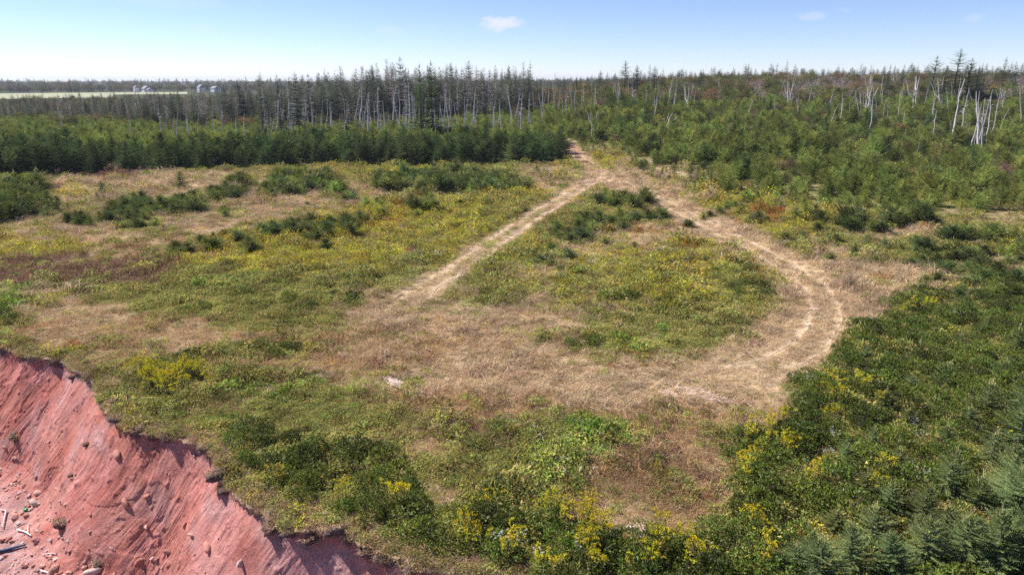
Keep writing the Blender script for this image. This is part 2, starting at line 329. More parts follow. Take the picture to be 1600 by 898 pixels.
wts, ppx, ppy, dA, dB = cover(X, Yg)
gc = wts @ CCOL
gc = gc*.85
far = ss(Yg, 200, 420)[..., None]
gc = gc*(1-far)+np.array([.05, .06, .025])*far
Z = H(X, Yg)
for dd in (dA, dB): Z = Z - .05*np.exp(-((dd-.82)/.28)**2)
sd, _ = sea(X, Yg)
Z = Z - 26*ss(sd, -.45, .35)
mb = MB(); mb.grid(np.stack([X, Yg, Z], -1), gc)
ground = tag(link('ground', mb.mesh('ground', M_GROUND, True)), 'rough meadow plateau of dry grass and herbs above the red cliff', None, None, 'structure')

# cliff and beach: a sheet along the edge, t runs down the face and out over the beach
def resample(P, step):
    P = np.array(P); L = np.concatenate([[0], np.cumsum(np.hypot(*np.diff(P, axis=0).T))])
    s = np.arange(0, L[-1], step); return np.stack([np.interp(s, L, P[:, 0]), np.interp(s, L, P[:, 1])], 1)
CE = [p for p in EDGE if -265 < p[0] < 125]
ce = resample(CE, .035); cs = np.arange(len(ce))*.035
k = np.ones(31)/31; pad = np.pad(ce, ((15, 15), (0, 0)), 'edge'); smt = np.stack([np.convolve(pad[:, i], k, 'valid') for i in (0, 1)], 1)
kk = np.ones(121)/121; pad = np.pad(ce, ((60, 60), (0, 0)), 'edge'); sm2 = np.stack([np.convolve(pad[:, i], kk, 'valid') for i in (0, 1)], 1)
tn = np.gradient(sm2, axis=0); tn /= np.linalg.norm(tn, axis=1)[:, None]; nrm = np.stack([tn[:, 1], -tn[:, 0]], 1)   # seaward
fine = (smt[:, 0] > -34) & (smt[:, 0] < 1); pick = np.where(fine | (np.arange(len(cs)) % 24 == 0))[0]             # fine only where the face is seen
cs, smt, nrm = cs[pick], smt[pick], nrm[pick]
DROP = 5.6
tprof = np.concatenate([np.linspace(-1.0, 0, 12, endpoint=False), np.linspace(0, .75, 34, endpoint=False), np.linspace(.75, 7.2, 190, endpoint=False), np.geomspace(7.2, 40, 50)])
# profile: arc t -> outward d, height z
def profile(t):
    d = np.where(t < 0, t, 0.0); z = np.zeros_like(t)
    a = np.clip(t, 0, .22); d = d+a*.12; z = z-a*.98                     # top scarp
    a = np.clip(t-.22, 0, 5.28); d = d+a*.52; z = z-a*.855                 # face about 60 degrees
    a = np.clip(t-5.5, 0, 1.2); d = d+a*.72+.09*a*a; z = z-a*.62+.16*a*a # toe
    a = np.clip(t-6.7, 0, 3); d = d+a*.96; z = z-a*.24; a = np.clip(t-9.7, 0, 99); d = d+a*.99; z = z-a*.05   # apron, beach
    return d, z
pd, pz = profile(tprof)
SS, TT = np.meshgrid(cs, tprof, indexing='ij')
DD = np.broadcast_to(pd, SS.shape).copy(); ZZ = np.broadcast_to(pz, SS.shape).copy()
on = ss(TT, .1, .9)*(1-.75*ss(TT, 6.0, 7.2))
slant = SS + .42*TT + .5*fbm(SS/3.0, TT/2.5, 99, 2)
patchy = .35+.9*np.clip(.5+1.3*fbm(SS/1.6, TT/1.2, 119, 3), 0, 1); rill = patchy*(0.030*fbm(slant/.17, TT/1.3, 101, 4) + .022*fbm(slant/.07, TT/.5, 104, 3)) + .05*fbm(slant/1.3, TT/2.2, 102, 3) + .17*fbm(slant/4.5, TT/5.0, 103, 2)
lump = .022*fbm(SS/.3, TT/.3, 105, 4)+.16*np.maximum(0, fbm(SS/.42, TT/.38, 106, 3)-.26)-.14*np.maximum(0, fbm(SS/.7, TT/.6, 118, 3)-.36)
step = .04*np.abs(fbm(slant/.6, TT/1.4, 107, 3)) + .035*ss(fbm(slant/1.8, TT/2.4, 120, 3), .10, .16)
off = on*(rill+lump-step)
edgew = .14*fbm(SS/.5, 0*SS, 108, 4)*(TT > -.02)*(TT < .9)*(1-ss(TT, .2, .9))
DD = DD + .87*off + edgew + .15*np.exp(-((TT-.03)/.07)**2)*(1+1.2*fbm(SS/.35, SS*0, 121, 3)); ZZ = ZZ + .5*off
bx = smt[:, 0][:, None]; by = smt[:, 1][:, None]
Xc = bx + nrm[:, 0][:, None]*DD; Yc = by + nrm[:, 1][:, None]*DD
# base level follows the plateau at the edge; the beach is level
base = H(smt[:, 0]-.5*nrm[:, 0], smt[:, 1]-.5*nrm[:, 1])[:, None]
blend = ss(TT, 5.0, 7.0)
ztop = np.where(TT < 0, H(Xc, Yc)+.025+.05*ss(TT, -1, -.4), base+.07)
ztop = np.where(TT < 0, ztop*(1-ss(TT, -.3, 0))+(base+.07)*ss(TT, -.3, 0), ztop)
Zc = ztop*(1-blend) + ZZ
Zc = Zc + .05*blend*fbm(Xc/.35, Yc/.35, 109, 3)
red = np.array([.36, .122, .100]); pale = np.array([.46, .215, .190]); dark = np.array([.26, .085, .068]); orange = np.array([.39, .140, .085]); grey = np.array([.38, .245, .24]); soil = np.array([.13, .085, .08]); turf = np.array([.25, .17, .11])
q1 = np.clip(.5+1.1*fbm(slant/.7, TT/3.0, 111, 4), 0, 1)[..., None]; q2 = np.clip(.35+1.3*fbm(slant/1.8, TT/2.5, 112, 4), 0, 1)[..., None]
q3 = np.clip(2.4*(fbm(slant/.5, TT/1.4, 113, 4)-.08), 0, 1)[..., None]; q4 = np.clip(1.8*fbm(SS/2.2, TT/1.3, 114, 3), 0, 1)[..., None]
cc = red*(1-q1*.8)+pale*q1*.8; cc = cc*(1-.45*q2)+orange*.45*q2; cc = cc*(1-.55*q3)+dark*.55*q3; cc = cc*(1-.6*q4)+grey*.6*q4
bb = ss(TT, 5.8, 7.4)[..., None]*.75; cc = cc*(1-bb)+(np.array([.36, .22, .21])*(1+.5*fbm(Xc/.2, Yc/.2, 115, 3))[..., None])*bb
top = (1-ss(TT + .6*fbm(SS/.45, TT, 116, 3), .15, .38))[..., None]; cc = cc*(1-top)+soil*top
tu = (1-ss(TT + .1*fbm(SS/.4, TT, 117, 2), -.02, .05))[..., None]; cc = cc*(1-tu)+turf*tu
M_CLIFF = soil_mat('red_clay', 1.6, .55)
mb = MB(); mb.grid(np.stack([Xc, Yc, Zc], -1)[::-1], cc[::-1])
# visible stretch fine, only keep what the face needs
cliff_me = mb.mesh('cliff', M_CLIFF, True)
cliff = tag(link('cliff', cliff_me), 'eroding red clay cliff face running down to the stony beach', None, None, 'structure')
cliff_bvh = BVHTree.FromPolygons([tuple(v) for v in np.stack([Xc, Yc, Zc], -1)[::2, ::2].reshape(-1, 3)],
    [tuple(f) for f in (lambda i: np.stack([i[:-1, :-1], i[1:, :-1], i[1:, 1:], i[:-1, 1:]], -1).reshape(-1, 4))(np.arange(len(cs[::2])*len(tprof[::2])).reshape(len(cs[::2]), len(tprof[::2])))])
def at_cliff(px, py):
    d = Vector(ray(px, py)).normalized(); h = cliff_bvh.ray_cast(Vector((0, 0, CAMH)), d)
    return h[0], (-h[1] if h[1] is not None and h[1].z < 0 else h[1])
mb = MB(); sx = np.linspace(-3000, 3000, 9)
Xs, Ys = np.meshgrid(np.linspace(-3500, 3500, 30), np.linspace(-3500, 300, 20), indexing='ij')
mb.grid(np.stack([Xs, Ys, Xs*0-7.6], -1), (.03, .05, .06))
seam = material('sea_water', (.03, .06, .07), .12, .5)
tag(link('sea', mb.mesh('sea', seam)), 'sea below the beach', None, None, 'structure')

# dirt ruts of the track: two ragged strips each, a few mm above the meadow
M_DIRT = soil_mat('track_dirt', 1.2, .4)
def rut_pair(path, name, cols, wid, label, s0=0.0):
    L = np.concatenate([[0], np.cumsum(np.hypot(*np.diff(path, axis=0).T))])
    s = np.arange(L[0], L[-1], .25); p = np.stack([np.interp(s, L, path[:, 0]), np.interp(s, L, path[:, 1])], 1)
    t = np.gradient(p, axis=0); t /= np.linalg.norm(t, axis=1)[:, None]; nn = np.stack([t[:, 1], -t[:, 0]], 1)
    f = s/s[-1]
    mb = MB()
    for side in (-1, 1):
        w = np.interp(f, *wid)*(1+.7*fbm(s/1.8, s*0+side*9, 131, 3)); w = np.maximum(w, .02)
        cen = side*.84+.16*fbm(s/3.0, s*0+side*5, 132, 2)
        q = np.linspace(-1, 1, 7)
        wob = .10*fbm(s[:, None]/.5, q[None]*2.0+side*20, 134, 3)
        Xr = p[:, :1]+nn[:, :1]*(cen[:, None]+w[:, None]*q[None]+wob); Yr = p[:, 1:]+nn[:, 1:]*(cen[:, None]+w[:, None]*q[None]+wob)
        dd, _, _ = poly_dist(Xr, Yr, path)
        Zr = H(Xr, Yr) - .05*np.exp(-((dd-.82)/.28)**2) + .02
        c = np.stack([np.interp(f, cols[0], [k[i] for k in cols[1]]) for i in range(3)], -1)[:, None]*(1+.5*fbm(Xr/.8, Yr/.8, 133, 4))[..., None]
        mb.grid(np.stack([Xr, Yr, Zr], -1), c)
    o = link(name, mb.mesh(name, M_DIRT, True)); return tag(o, label, None, None, 'structure')
pinkst = (.50, .34, .25); redd = (.36, .17, .12); strw = (.50, .37, .27); brn = (.30, .20, .14)
rut_pair(PA, 'dirt_track', ([0, .30, .5, .62, .8, 1.0], [redd, (.38, .22, .16), (.44, .30, .22), (.47, .32, .23), (.43, .30, .21), (.36, .26, .17)]), ([0, .2, .35, .65, .85, 1], [.60, .38, .32, .28, .20, .02]), 'pale two-rut dirt track climbing to the gap in the spruces')
rut_pair(PB, 'loop_track', ([0, .2, .5, .7, 1.0], [(.46, .34, .23)]*5), ([0, .1, .5, .72, .9, 1], [.28, .28, .30, .22, .08, .02]), 'faint wheel ruts of the loop pressed through the straw')

# bare sandy scars
M_SAND = soil_mat('bare_sand', 1.5, .3)
def scar(px, py, rx, ry, ang, col):
    cx, cy_ = at(px, py); mb = MB(); th = np.linspace(0, 2*np.pi, 49); rr = np.linspace(0, 1, 8)
    T, Q = np.meshgrid(th, rr, indexing='ij')
    edge = 1+.9*fbm(np.cos(T)*2+px, np.sin(T)*2+py, 141, 4)
    x = rx*Q*edge*np.cos(T); y = ry*Q*edge*np.sin(T); ca, sa = math.cos(ang), math.sin(ang)
    Xq = cx+x*ca-y*sa; Yq = cy_+x*sa+y*ca
    mb.grid(np.stack([Xq, Yq, H(Xq, Yq)+.022], -1), np.array(col)*(1+.4*fbm(Xq/.3, Yq/.3, 142, 3))[..., None])
    tag(link('sand_patch', mb.mesh('sand_patch', M_SAND, True)), 'bare pale sand showing through the meadow grass', None, None, 'structure')
for a in ((612, 596, .55, .35, -.8), (632, 607, .5, .35, -.3), (650, 613, .45, .2, -.3), (885, 633, .3, .25, 0), (1045, 615, .5, .4, 0), (1085, 611, .8, .45, -.2), (1105, 618, .7, .4, -.2), (1130, 624, .7, .25, -.2), (1272, 482, .6, .3, .3), (1282, 495, .5, .25, 0), (998, 828, .35, .3, 0), (1160, 628, .4, .15, 0)):
    scar(*a, (.62, .49, .45))

# ------------------------------------------------------------------ plant builders
def unit(a): return a/(np.linalg.norm(a, axis=-1, keepdims=True)+1e-9)
def diamonds(base, dirv, length, width, up, col, mb, fold=0.0):
    """leaf-like quads: base, two sides, tip"""
    n = len(base); side = unit(np.cross(dirv, up)); L = np.broadcast_to(length, (n,))[:, None]; Wd = np.broadcast_to(width, (n,))[:, None]
    mid = base+dirv*L*.42
    mb.add(np.stack([base, mid+side*Wd*.5, base+dirv*L, mid-side*Wd*.5], 1), col)
def rand_unit(n, rng):
    return unit(rng.normal(size=(n, 3)))
def blades(rng, n, rad, h, w, lean, wind, cols, mb, curve=.5):
    """grass blades rising from a disc, each a quad and a tip"""
    a = rng.uniform(0, 2*np.pi, n); r = rad*np.sqrt(rng.random(n)); b = np.stack([r*np.cos(a), r*np.sin(a), 0*r-.03], 1)
    az = rng.uniform(0, 2*np.pi, n); ln = lean*rng.uniform(.2, 1.2, n)
    d = np.stack([np.cos(az)*ln+wind[0], np.sin(az)*ln+wind[1], np.ones(n)], 1); d = unit(d)
    hh = h*rng.uniform(.45, 1.15, n)[:, None]
    out = unit(d*np.array([1, 1, 0])+1e-6)
    m = b+d*hh*.55; t = b+d*hh*.9+out*hh*curve*.5-np.array([0, 0, 1.])*hh*curve*.3
    sd = unit(np.cross(d, rand_unit(n, rng)))*w*rng.uniform(.6, 1.3, n)[:, None]*.5
    c = np.asarray(cols)[rng.integers(0, len(cols), n)]*rng.uniform(.75, 1.25, (n, 1))
    mb.add(np.stack([b-sd, b+sd, m+sd*.8, m-sd*.8], 1), c); mb.add(np.stack([m-sd*.8, m+sd*.8, t], 1), c)
def leafy(rng, n, rad, h, ll, lw, cols, mb, dome=True, upness=.8):
    """small leaves through a low dome"""
    a = rng.uniform(0, 2*np.pi, n); r = rad*np.sqrt(rng.random(n)); top = h*np.sqrt(np.maximum(0, 1-(r/rad)**2*.85))
    z = top*(1-.75*rng.random(n)**2.2) if dome else h*rng.random(n)
    b = np.stack([r*np.cos(a), r*np.sin(a), z], 1)
    d = unit(rng.normal(size=(n, 3))*np.array([1, 1, .55])+np.array([0, 0, upness*.5])+.5*b/rad*np.array([1, 1, 0]))
    c = np.asarray(cols)[rng.integers(0, len(cols), n)]*rng.uniform(.7, 1.3, (n, 1))
    diamonds(b, d, ll*rng.uniform(.6, 1.3, n), lw*rng.uniform(.7, 1.2, n), rand_unit(n, rng)+np.array([0, 0, 1.]), c, mb)
def stems(rng, n, rad, h, r0, col, mb):
    for i in range(n):
        a = rng.uniform(0, 6.28); q = rad*rng.uniform(.2, .9)
        mb.tube([(0, 0, -.05), (.45*q*math.cos(a), .45*q*math.sin(a), h*.45), (q*math.cos(a), q*math.sin(a), h*rng.uniform(.75, .95))], [r0, r0*.7, r0*.3], col, 4)

M_STRAW = veg_mat('dry_grass', .30, .28, .018, .20); M_HERB = veg_mat('herb_leaves', .35, .35, .035, .25); M_GOLD = veg_mat('goldenrod_flowers', .30, .22, .02, .1)
M_SPR = veg_mat('spruce_needles', .28, .42, .03, .38); M_SPRN = veg_mat('young_spruce_needles', .25, .16, .02, .12); M_BAY = veg_mat('bayberry_leaves', .30, .28, .022, .2, .02); M_BARK = veg_mat('bark', 0.0, .25, .02, .15); M_DEAD = veg_mat('weathered_wood', 0.0, .22, .015, .1); M_DECI = veg_mat('hardwood_leaves', .3, .3, .04, .25)

STRAWC = [(0.584, 0.44, 0.282), (0.525, 0.38, 0.228), (0.625, 0.492, 0.337), (0.443, 0.308, 0.173)]
BROWNC = [(0.551, 0.348, 0.173), (0.459, 0.301, 0.16), (0.643, 0.427, 0.231), (0.367, 0.237, 0.131)]
GREENC = [(0.322, 0.333, 0.078), (0.247, 0.271, 0.078), (0.397, 0.355, 0.089), (0.222, 0.229, 0.089), (0.472, 0.376, 0.135)]
LIMEC = [(0.225, 0.338, 0.056), (0.275, 0.362, 0.088), (0.175, 0.25, 0.05)]
GOLDC = [(.60, .49, .025), (.68, .57, .05), (.50, .41, .025)]
PURPC = [(0.24, 0.132, 0.102), (0.192, 0.114, 0.09), (0.288, 0.156, 0.12), (0.168, 0.12, 0.06)]
RUSTC = [(.36, .13, .03), (.30, .09, .03), (.42, .20, .04), (.18, .15, .04)]
# ---- ground cover pieces, four of each kind
tufts = []
for k in range(8):
    for v in range(4):
        rng = np.random.default_rng(100+k*10+v); mb = MB(); m = M_STRAW
        if k == S: blades(rng, 42, .16, .34, .012, .75, (.35, -.1), STRAWC, mb, .7)
        elif k == B:
            blades(rng, 38, .16, .26, .011, .8, (.25, -.1), BROWNC+STRAWC[1:2], mb, .7); leafy(rng, 10, .16, .1, .05, .022, GREENC+PURPC, mb)
        elif k == G:
            m = M_HERB; leafy(rng, 85, .22, .20, .075, .032, GREENC, mb); blades(rng, 10, .2, .28, .010, .5, (.2, 0), STRAWC+BROWNC, mb)
        elif k == Y:
            m = M_HERB; leafy(rng, 45, .20, .28, .085, .026, GREENC+[(.34, .32, .05)]*3, mb); 
            q = MB(); leafy(rng, 30, .20, .34, .055, .03, GOLDC, mb, True, .6); blades(rng, 5, .2, .36, .009, .4, (.1, 0), STRAWC, mb)
        elif k == P_:
            m = M_HERB; leafy(rng, 50, .20, .22, .06, .025, PURPC, mb); blades(rng, 22, .18, .30, .009, .6, (.25, 0), PURPC+BROWNC, mb)
        elif k == RU:
            m = M_HERB; leafy(rng, 70, .2, .24, .07, .03, RUSTC, mb); blades(rng, 8, .18, .3, .009, .5, (.2, 0), BROWNC, mb)
        elif k == LI:
            m = M_HERB; leafy(rng, 90, .22, .18, .085, .042, LIMEC+GREENC[:1], mb)
        elif k == W:
            m = M_HERB; leafy(rng, 55, .2, .22, .07, .03, GREENC, mb); leafy(rng, 12, .2, .30, .035, .035, [(.66, .64, .66), (.7, .7, .66)], mb, True, 1.5)
        tufts.append(mb.mesh('tuft', m))
TUFTS = proto_collection('tufts', tufts)

# ---- spruces
SPRC = [(0.086, 0.123, 0.043), (0.102, 0.144, 0.049), (0.072, 0.106, 0.043), (0.123, 0.162, 0.056)]
SPRB = [(0.168, 0.22, 0.087), (0.189, 0.245, 0.097), (0.138, 0.189, 0.077), (0.224, 0.273, 0.097)]      # blue-grey young spruce
SPRL = [(0.222, 0.265, 0.061), (0.261, 0.298, 0.074), (0.189, 0.224, 0.057), (0.299, 0.321, 0.09)]      # lighter green regrowth
def spruce(seed, h, w, nw=14, nb=8, tw=10, base=.03, shape=.75, gap=0., droop=-8, up=48, cols=SPRC, tip=(.14, .15, .05), cross=False, leader=.12, bend=0., tr=.022, twl=.40, shoots=0, wmin=.05, mat=None, tier=.4):
    rng = np.random.default_rng(seed); cm = MB(); tm = MB()
    zz = np.linspace(0, 1, 7); bx = bend*zz**2*h; wob = rng.normal(0, .006*h, 2)
    tm.tube(np.stack([bx+wob[0]*np.sin(zz*5), wob[1]*np.sin(zz*4), zz*h-.05], 1), np.maximum(h*tr*(1-zz)**.8, .006), (.16, .13, .11), 6)
    for i in range(nw):
        f = (i+.5+rng.uniform(-tier, tier))/nw; z = h*(base+(1-base)*f**.92)
        L0 = w*((1-f)**shape)*(1 if f > .12 else .8+.2*f/.12)+.02*h*(1-f)
        a0 = rng.uniform(0, 6.28)
        for j in range(nb):
            if rng.random() < gap: continue
            a = a0+6.283*j/nb+rng.uniform(-.35, .35); L = L0*rng.uniform(.62, 1.18); e = math.radians(droop+(up-droop)*f**1.3+rng.uniform(-10, 10))
            dh = np.array([math.cos(a), math.sin(a), 0]); sdv = np.array([-math.sin(a), math.cos(a), 0])
            o = np.array([bend*f*f*h, 0, z])
            def pt(s): s = np.asarray(s)[..., None]; return o+dh*(L*s*math.cos(e))+np.array([0, 0, 1.])*(L*s*math.sin(e)+.16*L*s*s)
            nt_ = max(4, int(tw*(.55+.45*L/w)))
            s = np.linspace(.18, 1.0, nt_); k = np.where(np.arange(nt_) % 2 == 0, 1, -1)
            fw = rng.uniform(.45, .95, nt_)
            d = unit(dh*math.cos(e)*(fw[:, None])+sdv*(k*(1-.35*s))[:, None]+np.array([0, 0, 1.])*(math.sin(e)*.7+rng.uniform(-.18, .22, nt_))[:, None])
            d[-1] = unit(dh+np.array([0, 0, .45]))
            tl = L*twl*(1.05-.55*s)*rng.uniform(.7, 1.25, nt_); tl[-1] = L*.2; wd = np.maximum(wmin, (.20 if wmin > .04 else .13)*tl)
            c = np.asarray(cols)[rng.integers(0, len(cols), nt_)]*rng.uniform(.8, 1.2, (nt_, 1)); mixt = (s**3*.55)[:, None]*rng.random((nt_, 1)); c = c*(1-mixt)+np.array(tip)*mixt
            b = pt(s); upv = np.array([0, 0, 1.])+.7*rng.normal(size=(nt_, 3))
            diamonds(b, d, tl, wd, upv, c, cm)
            if cross: diamonds(b, d, tl*.95, wd*.8, unit(np.cross(d, upv)), c*.95, cm)
            sp = pt(np.array([0, .5, 1.])); w3 = np.array([.05, .04, .01])[:, None]*max(L, .4)*sdv
            q = np.stack([sp-w3, sp+w3], 1); cm.add(np.stack([q[:2, 0], q[:2, 1], q[1:, 1], q[1:, 0]], 1), np.array(cols[0])*.9)
    # leader and upright shoots of the year
    crown = cm; cm = MB() if mat else cm
    ll = leader*h; top = np.array([bend*h, 0, h*.97])
    for j in range(1+shoots):
        p = top if j == 0 else top+np.array([rng.normal(0, .10*w), rng.normal(0, .10*w), -h*rng.uniform(.03, .16)]); L = ll if j == 0 else ll*rng.uniform(.4, .8)
        n = 10; d = unit(np.stack([rng.normal(0, .55, n), rng.normal(0, .55, n), np.ones(n)*.8], 1)); b = p+np.linspace(0, .8, n)[:, None]*np.array([0, 0, L])
        diamonds(b, d, L*.22*rng.uniform(.7, 1.2, n), max(.018, .05*L), rand_unit(n, rng), np.array(tip)*rng.uniform(.9, 1.3, (n, 1)), cm)
        diamonds(np.array([p]), np.array([[rng.normal(0, .12), rng.normal(0, .12), 1.]]), L, max(.034, .075*L), np.array([[1., 0, 0]]), np.array(tip)*1.1, cm)
        diamonds(np.array([p]), np.array([[rng.normal(0, .12), rng.normal(0, .12), 1.]]), L, max(.034, .075*L), np.array([[0, 1., 0]]), np.array(tip)*1.1, cm)
    sub = [('leader_shoots', cm.mesh('leader_shoots', mat))] if mat else []
    return [('trunk', tm.mesh('trunk', M_BARK, True)), ('crown', crown.mesh('crown', mat or M_SPR), *sub)]
def joined(parts):
    """one mesh of a plant for the uncountable rest of its kind"""
    a = [me for p in parts for me in [p[1]]+[q[1] for q in p[2:]]]; v = []; idx = []; n = []; c = []; mi = []; off = 0; mats = []
    for q, me in enumerate(a):
        nv = len(me.vertices); x = np.empty(nv*3, np.float32); me.vertices.foreach_get('co', x); v.append(x)
        cc_ = np.empty(nv*4, np.float32); me.color_attributes['col'].data.foreach_get('color', cc_); c.append(cc_)
        li = np.empty(len(me.loops), np.int32); me.loops.foreach_get('vertex_index', li); idx.append(li+off); off += nv
        lt = np.empty(len(me.polygons), np.int32); me.polygons.foreach_get('loop_total', lt); n.append(lt); mi.append(np.full(len(lt), q)); mats.append(me.materials[0])
    r = bpy.data.meshes.new('plant'); v = np.concatenate(v); idx = np.concatenate(idx); n = np.concatenate(n)
    r.vertices.add(off); r.vertices.foreach_set('co', v); r.loops.add(len(idx)); r.loops.foreach_set('vertex_index', idx)
    r.polygons.add(len(n)); r.polygons.foreach_set('loop_start', np.concatenate([[0], np.cumsum(n)[:-1]]).astype(np.int32)); r.polygons.foreach_set('loop_total', n)
    for m in mats: r.materials.append(m)
    r.polygons.foreach_set('material_index', np.concatenate(mi).astype(np.int32)); r.update(calc_edges=True)
    ca = r.color_attributes.new('col', 'FLOAT_COLOR', 'POINT'); ca.data.foreach_set('color', np.concatenate(c)); return r

WALL = [spruce(200+i, 5.6, 2.3+.35*(i % 3), 20, 9, 18, .02, .50, .10, -12, 45, SPRC, (.12, .14, .04), twl=.30, bend=(.0, .06, .10, .03, .12)[i % 5]) for i in range(5)]       # wind-clipped wall trees
YOUNG = [spruce(230+i, 2.7, 1.55+.25*(i % 3), 16, 9, 24, .02, .50, .12, -4, 55, SPRL, (.17, .20, .055), leader=.10, shoots=3, twl=.24, wmin=.04) for i in range(5)]                     # regrowth on the slope
BLUE = [spruce(260+i, 1.5, .74+.10*(i % 3), 9+i % 2*2, 9, 24, .04, .70, .10+.06*(i % 2), -8, 50, SPRB if i % 2 == 0 else [(.13, .16, .05), (.15, .18, .06), (.11, .14, .045)], (.46, .43, .18), cross=True, leader=.26, shoots=9, wmin=.022, twl=.36, mat=M_SPRN, tier=.16) for i in range(5)]           # near young spruces
BIGB = [spruce(280+i, 2.3, 1.15+.1*i, 13, 10, 28, .03, .66, .12, -10, 48, SPRB, (.42, .40, .17), cross=True, leader=.18, shoots=12, wmin=.024, twl=.30, mat=M_SPRN, tier=.18) for i in range(3)]   # larger near spruces
BROAD = [spruce(350+i, 14.0, 3.0+.4*i, 26, 9, 12, .06, .62, .14, -16, 35, SPRC, (.12, .13, .06), leader=.06, tr=.012, twl=.30) for i in range(3)]   # full dark ridge spruces
LOW = [spruce(290+i, 1.15, 1.15+.1*(i % 3), 10, 12, 20, .02, .5, 0, 2, 55, [(.115, .145, .052), (.13, .16, .058), (.10, .128, .05)] if i % 2 else [(.14, .17, .048), (.16, .19, .054), (.12, .15, .045)], (.12, .15, .04), leader=.16, shoots=4, twl=.24, wmin=.04) for i in range(5)]  # low spreading bushes
TALL = [spruce(320+i, 14.0, 2.6+.4*(i % 3), 28, 8, 11, .12+.08*(i % 3), .55+.1*(i % 2), .20, -20, 32, [(.105, .125, .078), (.115, .135, .085), (.145, .15, .11)], (.18, .185, .12), leader=.07, tr=.010, twl=.34) for i in range(6)]
RAGGED = [spruce(340+i, 14.0, 2.0, 20, 6, 7, .45, .35, .45, -14, 30, [(.27, .23, .22), (.30, .25, .245), (.19, .18, .14)], (.30, .26, .23), leader=.05, tr=.010, twl=.32) for i in range(4)]   # dying, brown-grey

def snag(seed, h, r, nbr=7, fine=0, fork=0, col=(.50, .46, .46)):
    """bare dead trunk with broken limbs"""
    rng = np.random.default_rng(seed); mb = MB(); z = np.linspace(0, 1, 8); cx = np.cumsum(rng.normal(0, .012*h, 8)); cy_ = np.cumsum(rng.normal(0, .012*h, 8))
    P = np.stack([cx, cy_, z*h-.1], 1); mb.tube(P, np.maximum(r*(1-.82*z), .012), col, 6)
    limb = MB(); has = False
    for i in range(nbr):
        f = rng.uniform(.25, .97); a = rng.uniform(0, 6.28); L = h*rng.uniform(.05, .16)*(1.1-f*.6); e = rng.uniform(-.3, .5)
        o = np.array([np.interp(f, z, cx), np.interp(f, z, cy_), f*h-.1]); d = np.array([math.cos(a)*math.cos(e), math.sin(a)*math.cos(e), math.sin(e)])
        limb.tube([o, o+d*L*.5+[0, 0, .02*h], o+d*L], [r*.28, r*.18, .006], np.array(col)*rng.uniform(.85, 1.1), 4); has = True
        if fine:
            for q in range(fine):
                g = rng.uniform(.3, .95); a2 = a+rng.choice([-1, 1])*rng.uniform(.5, 1.1); p0 = o+d*L*g; p1 = p0+np.array([math.cos(a2), math.sin(a2), rng.uniform(-.3, .5)])*L*.5
                limb.tube([p0, p1], [r*.10+.006, .005], np.array(col)*.9, 3)
    for i in range(fork):
        a = rng.uniform(0, 6.28) if fork > 2 else math.pi*i+rng.normal(0, .3); f = rng.uniform(.35, .6); o = np.array([np.interp(f, z, cx), np.interp(f, z, cy_), f*h-.1])
        d = np.array([math.cos(a)*.38, math.sin(a)*.38, .92]); L = h*(1-f)*rng.uniform(.8, 1.05)
        limb.tube([o, o+d*L*.35+[math.cos(a)*.05*h, math.sin(a)*.05*h, 0], o+d*L*.7, o+d*L+[0, 0, .05*h]], [r*.6, r*.5, r*.35, .015], col, 5); has = True
    out = [('trunk', mb.mesh('trunk', M_DEAD, True))]
    if has: out.append(('bare_limbs', limb.mesh('bare_limbs', M_DEAD, True)))
    return out
POLE = [snag(400+i, 7.0, .105+.02*(i % 3), (2, 5, 9, 3, 12, 0)[i], 0, 0, (.56, .52, .52) if i % 2 else (.44, .40, .40)) for i in range(6)]
GREYT = [snag(420+i, 12.0, .12, 46, 4, 0, (.42, .37, .40)) for i in range(4)]           # standing dead with all their twigs
FORK = [snag(440+i, 9.0, .20, 4, 1, 2+i, (.62, .59, .58)) for i in range(3)]

def broad(seed, h, w, nl, cols, twigs=True, bare=False, bark=(.25, .21, .20), leaf=.30):
    """wind-rounded hardwood: forking limbs, fine twigs and leaf clumps"""
    rng = np.random.default_rng(seed); tm = MB(); ends = []
    def grow(p, d, L, r, lev):
        q = p+d*L*.5+rng.normal(0, .05*L, 3); e = q+unit(d+rng.normal(0, .25, 3))*L*.5
        tm.tube([p, q, e], [r, r*.8, r*.6], np.array(bark)*rng.uniform(.85, 1.15), 5 if lev < 2 else 3)
        if lev >= (4 if bare else 3): ends.append(e); return
        for _ in range(3 if lev < 3 else 2+bare):
            nd = unit(d+rng.normal(0, .62, 3)+np.array([0, 0, .12])); grow(e, nd, L*rng.uniform(.58, .8), r*.55, lev+1)
        ends.append(e)
    for _ in range(3): grow(np.array([rng.normal(0, .1), rng.normal(0, .1), -.1]), unit(np.array([rng.normal(0, .35), rng.normal(0, .35), 1.])), h*.30, .035*h*.45, 0)
    E = np.array(ends); 
    parts = [('trunk', tm.mesh('trunk', M_DEAD if bare else M_BARK, True))]
    if nl:
        cm = MB(); i = rng.integers(0, len(E), nl); b = E[i]+rng.normal(0, .07*h, (nl, 3)); k = b[:, 2] > .15*h; b = b[k]; n = len(b)
        diamonds(b, rand_unit(n, rng), leaf*rng.uniform(.6, 1.3, n), leaf*.55, rand_unit(n, rng), np.asarray(cols)[rng.integers(0, len(cols), n)]*rng.uniform(.7, 1.3, (n, 1)), cm)
        parts.append(('crown', cm.mesh('crown', M_DECI)))
    return parts
OLIVE = [(0.165, 0.158, 0.053), (0.195, 0.165, 0.06), (0.135, 0.15, 0.045)]; AUT = [(.28, .18, .06), (.24, .16, .08), (.20, .18, .06)]; GRN = [(.12, .15, .045), (.15, .18, .05), (.18, .18, .06)]; REDL = [(.24, .13, .11), (.20, .12, .10), (.18, .14, .08)]
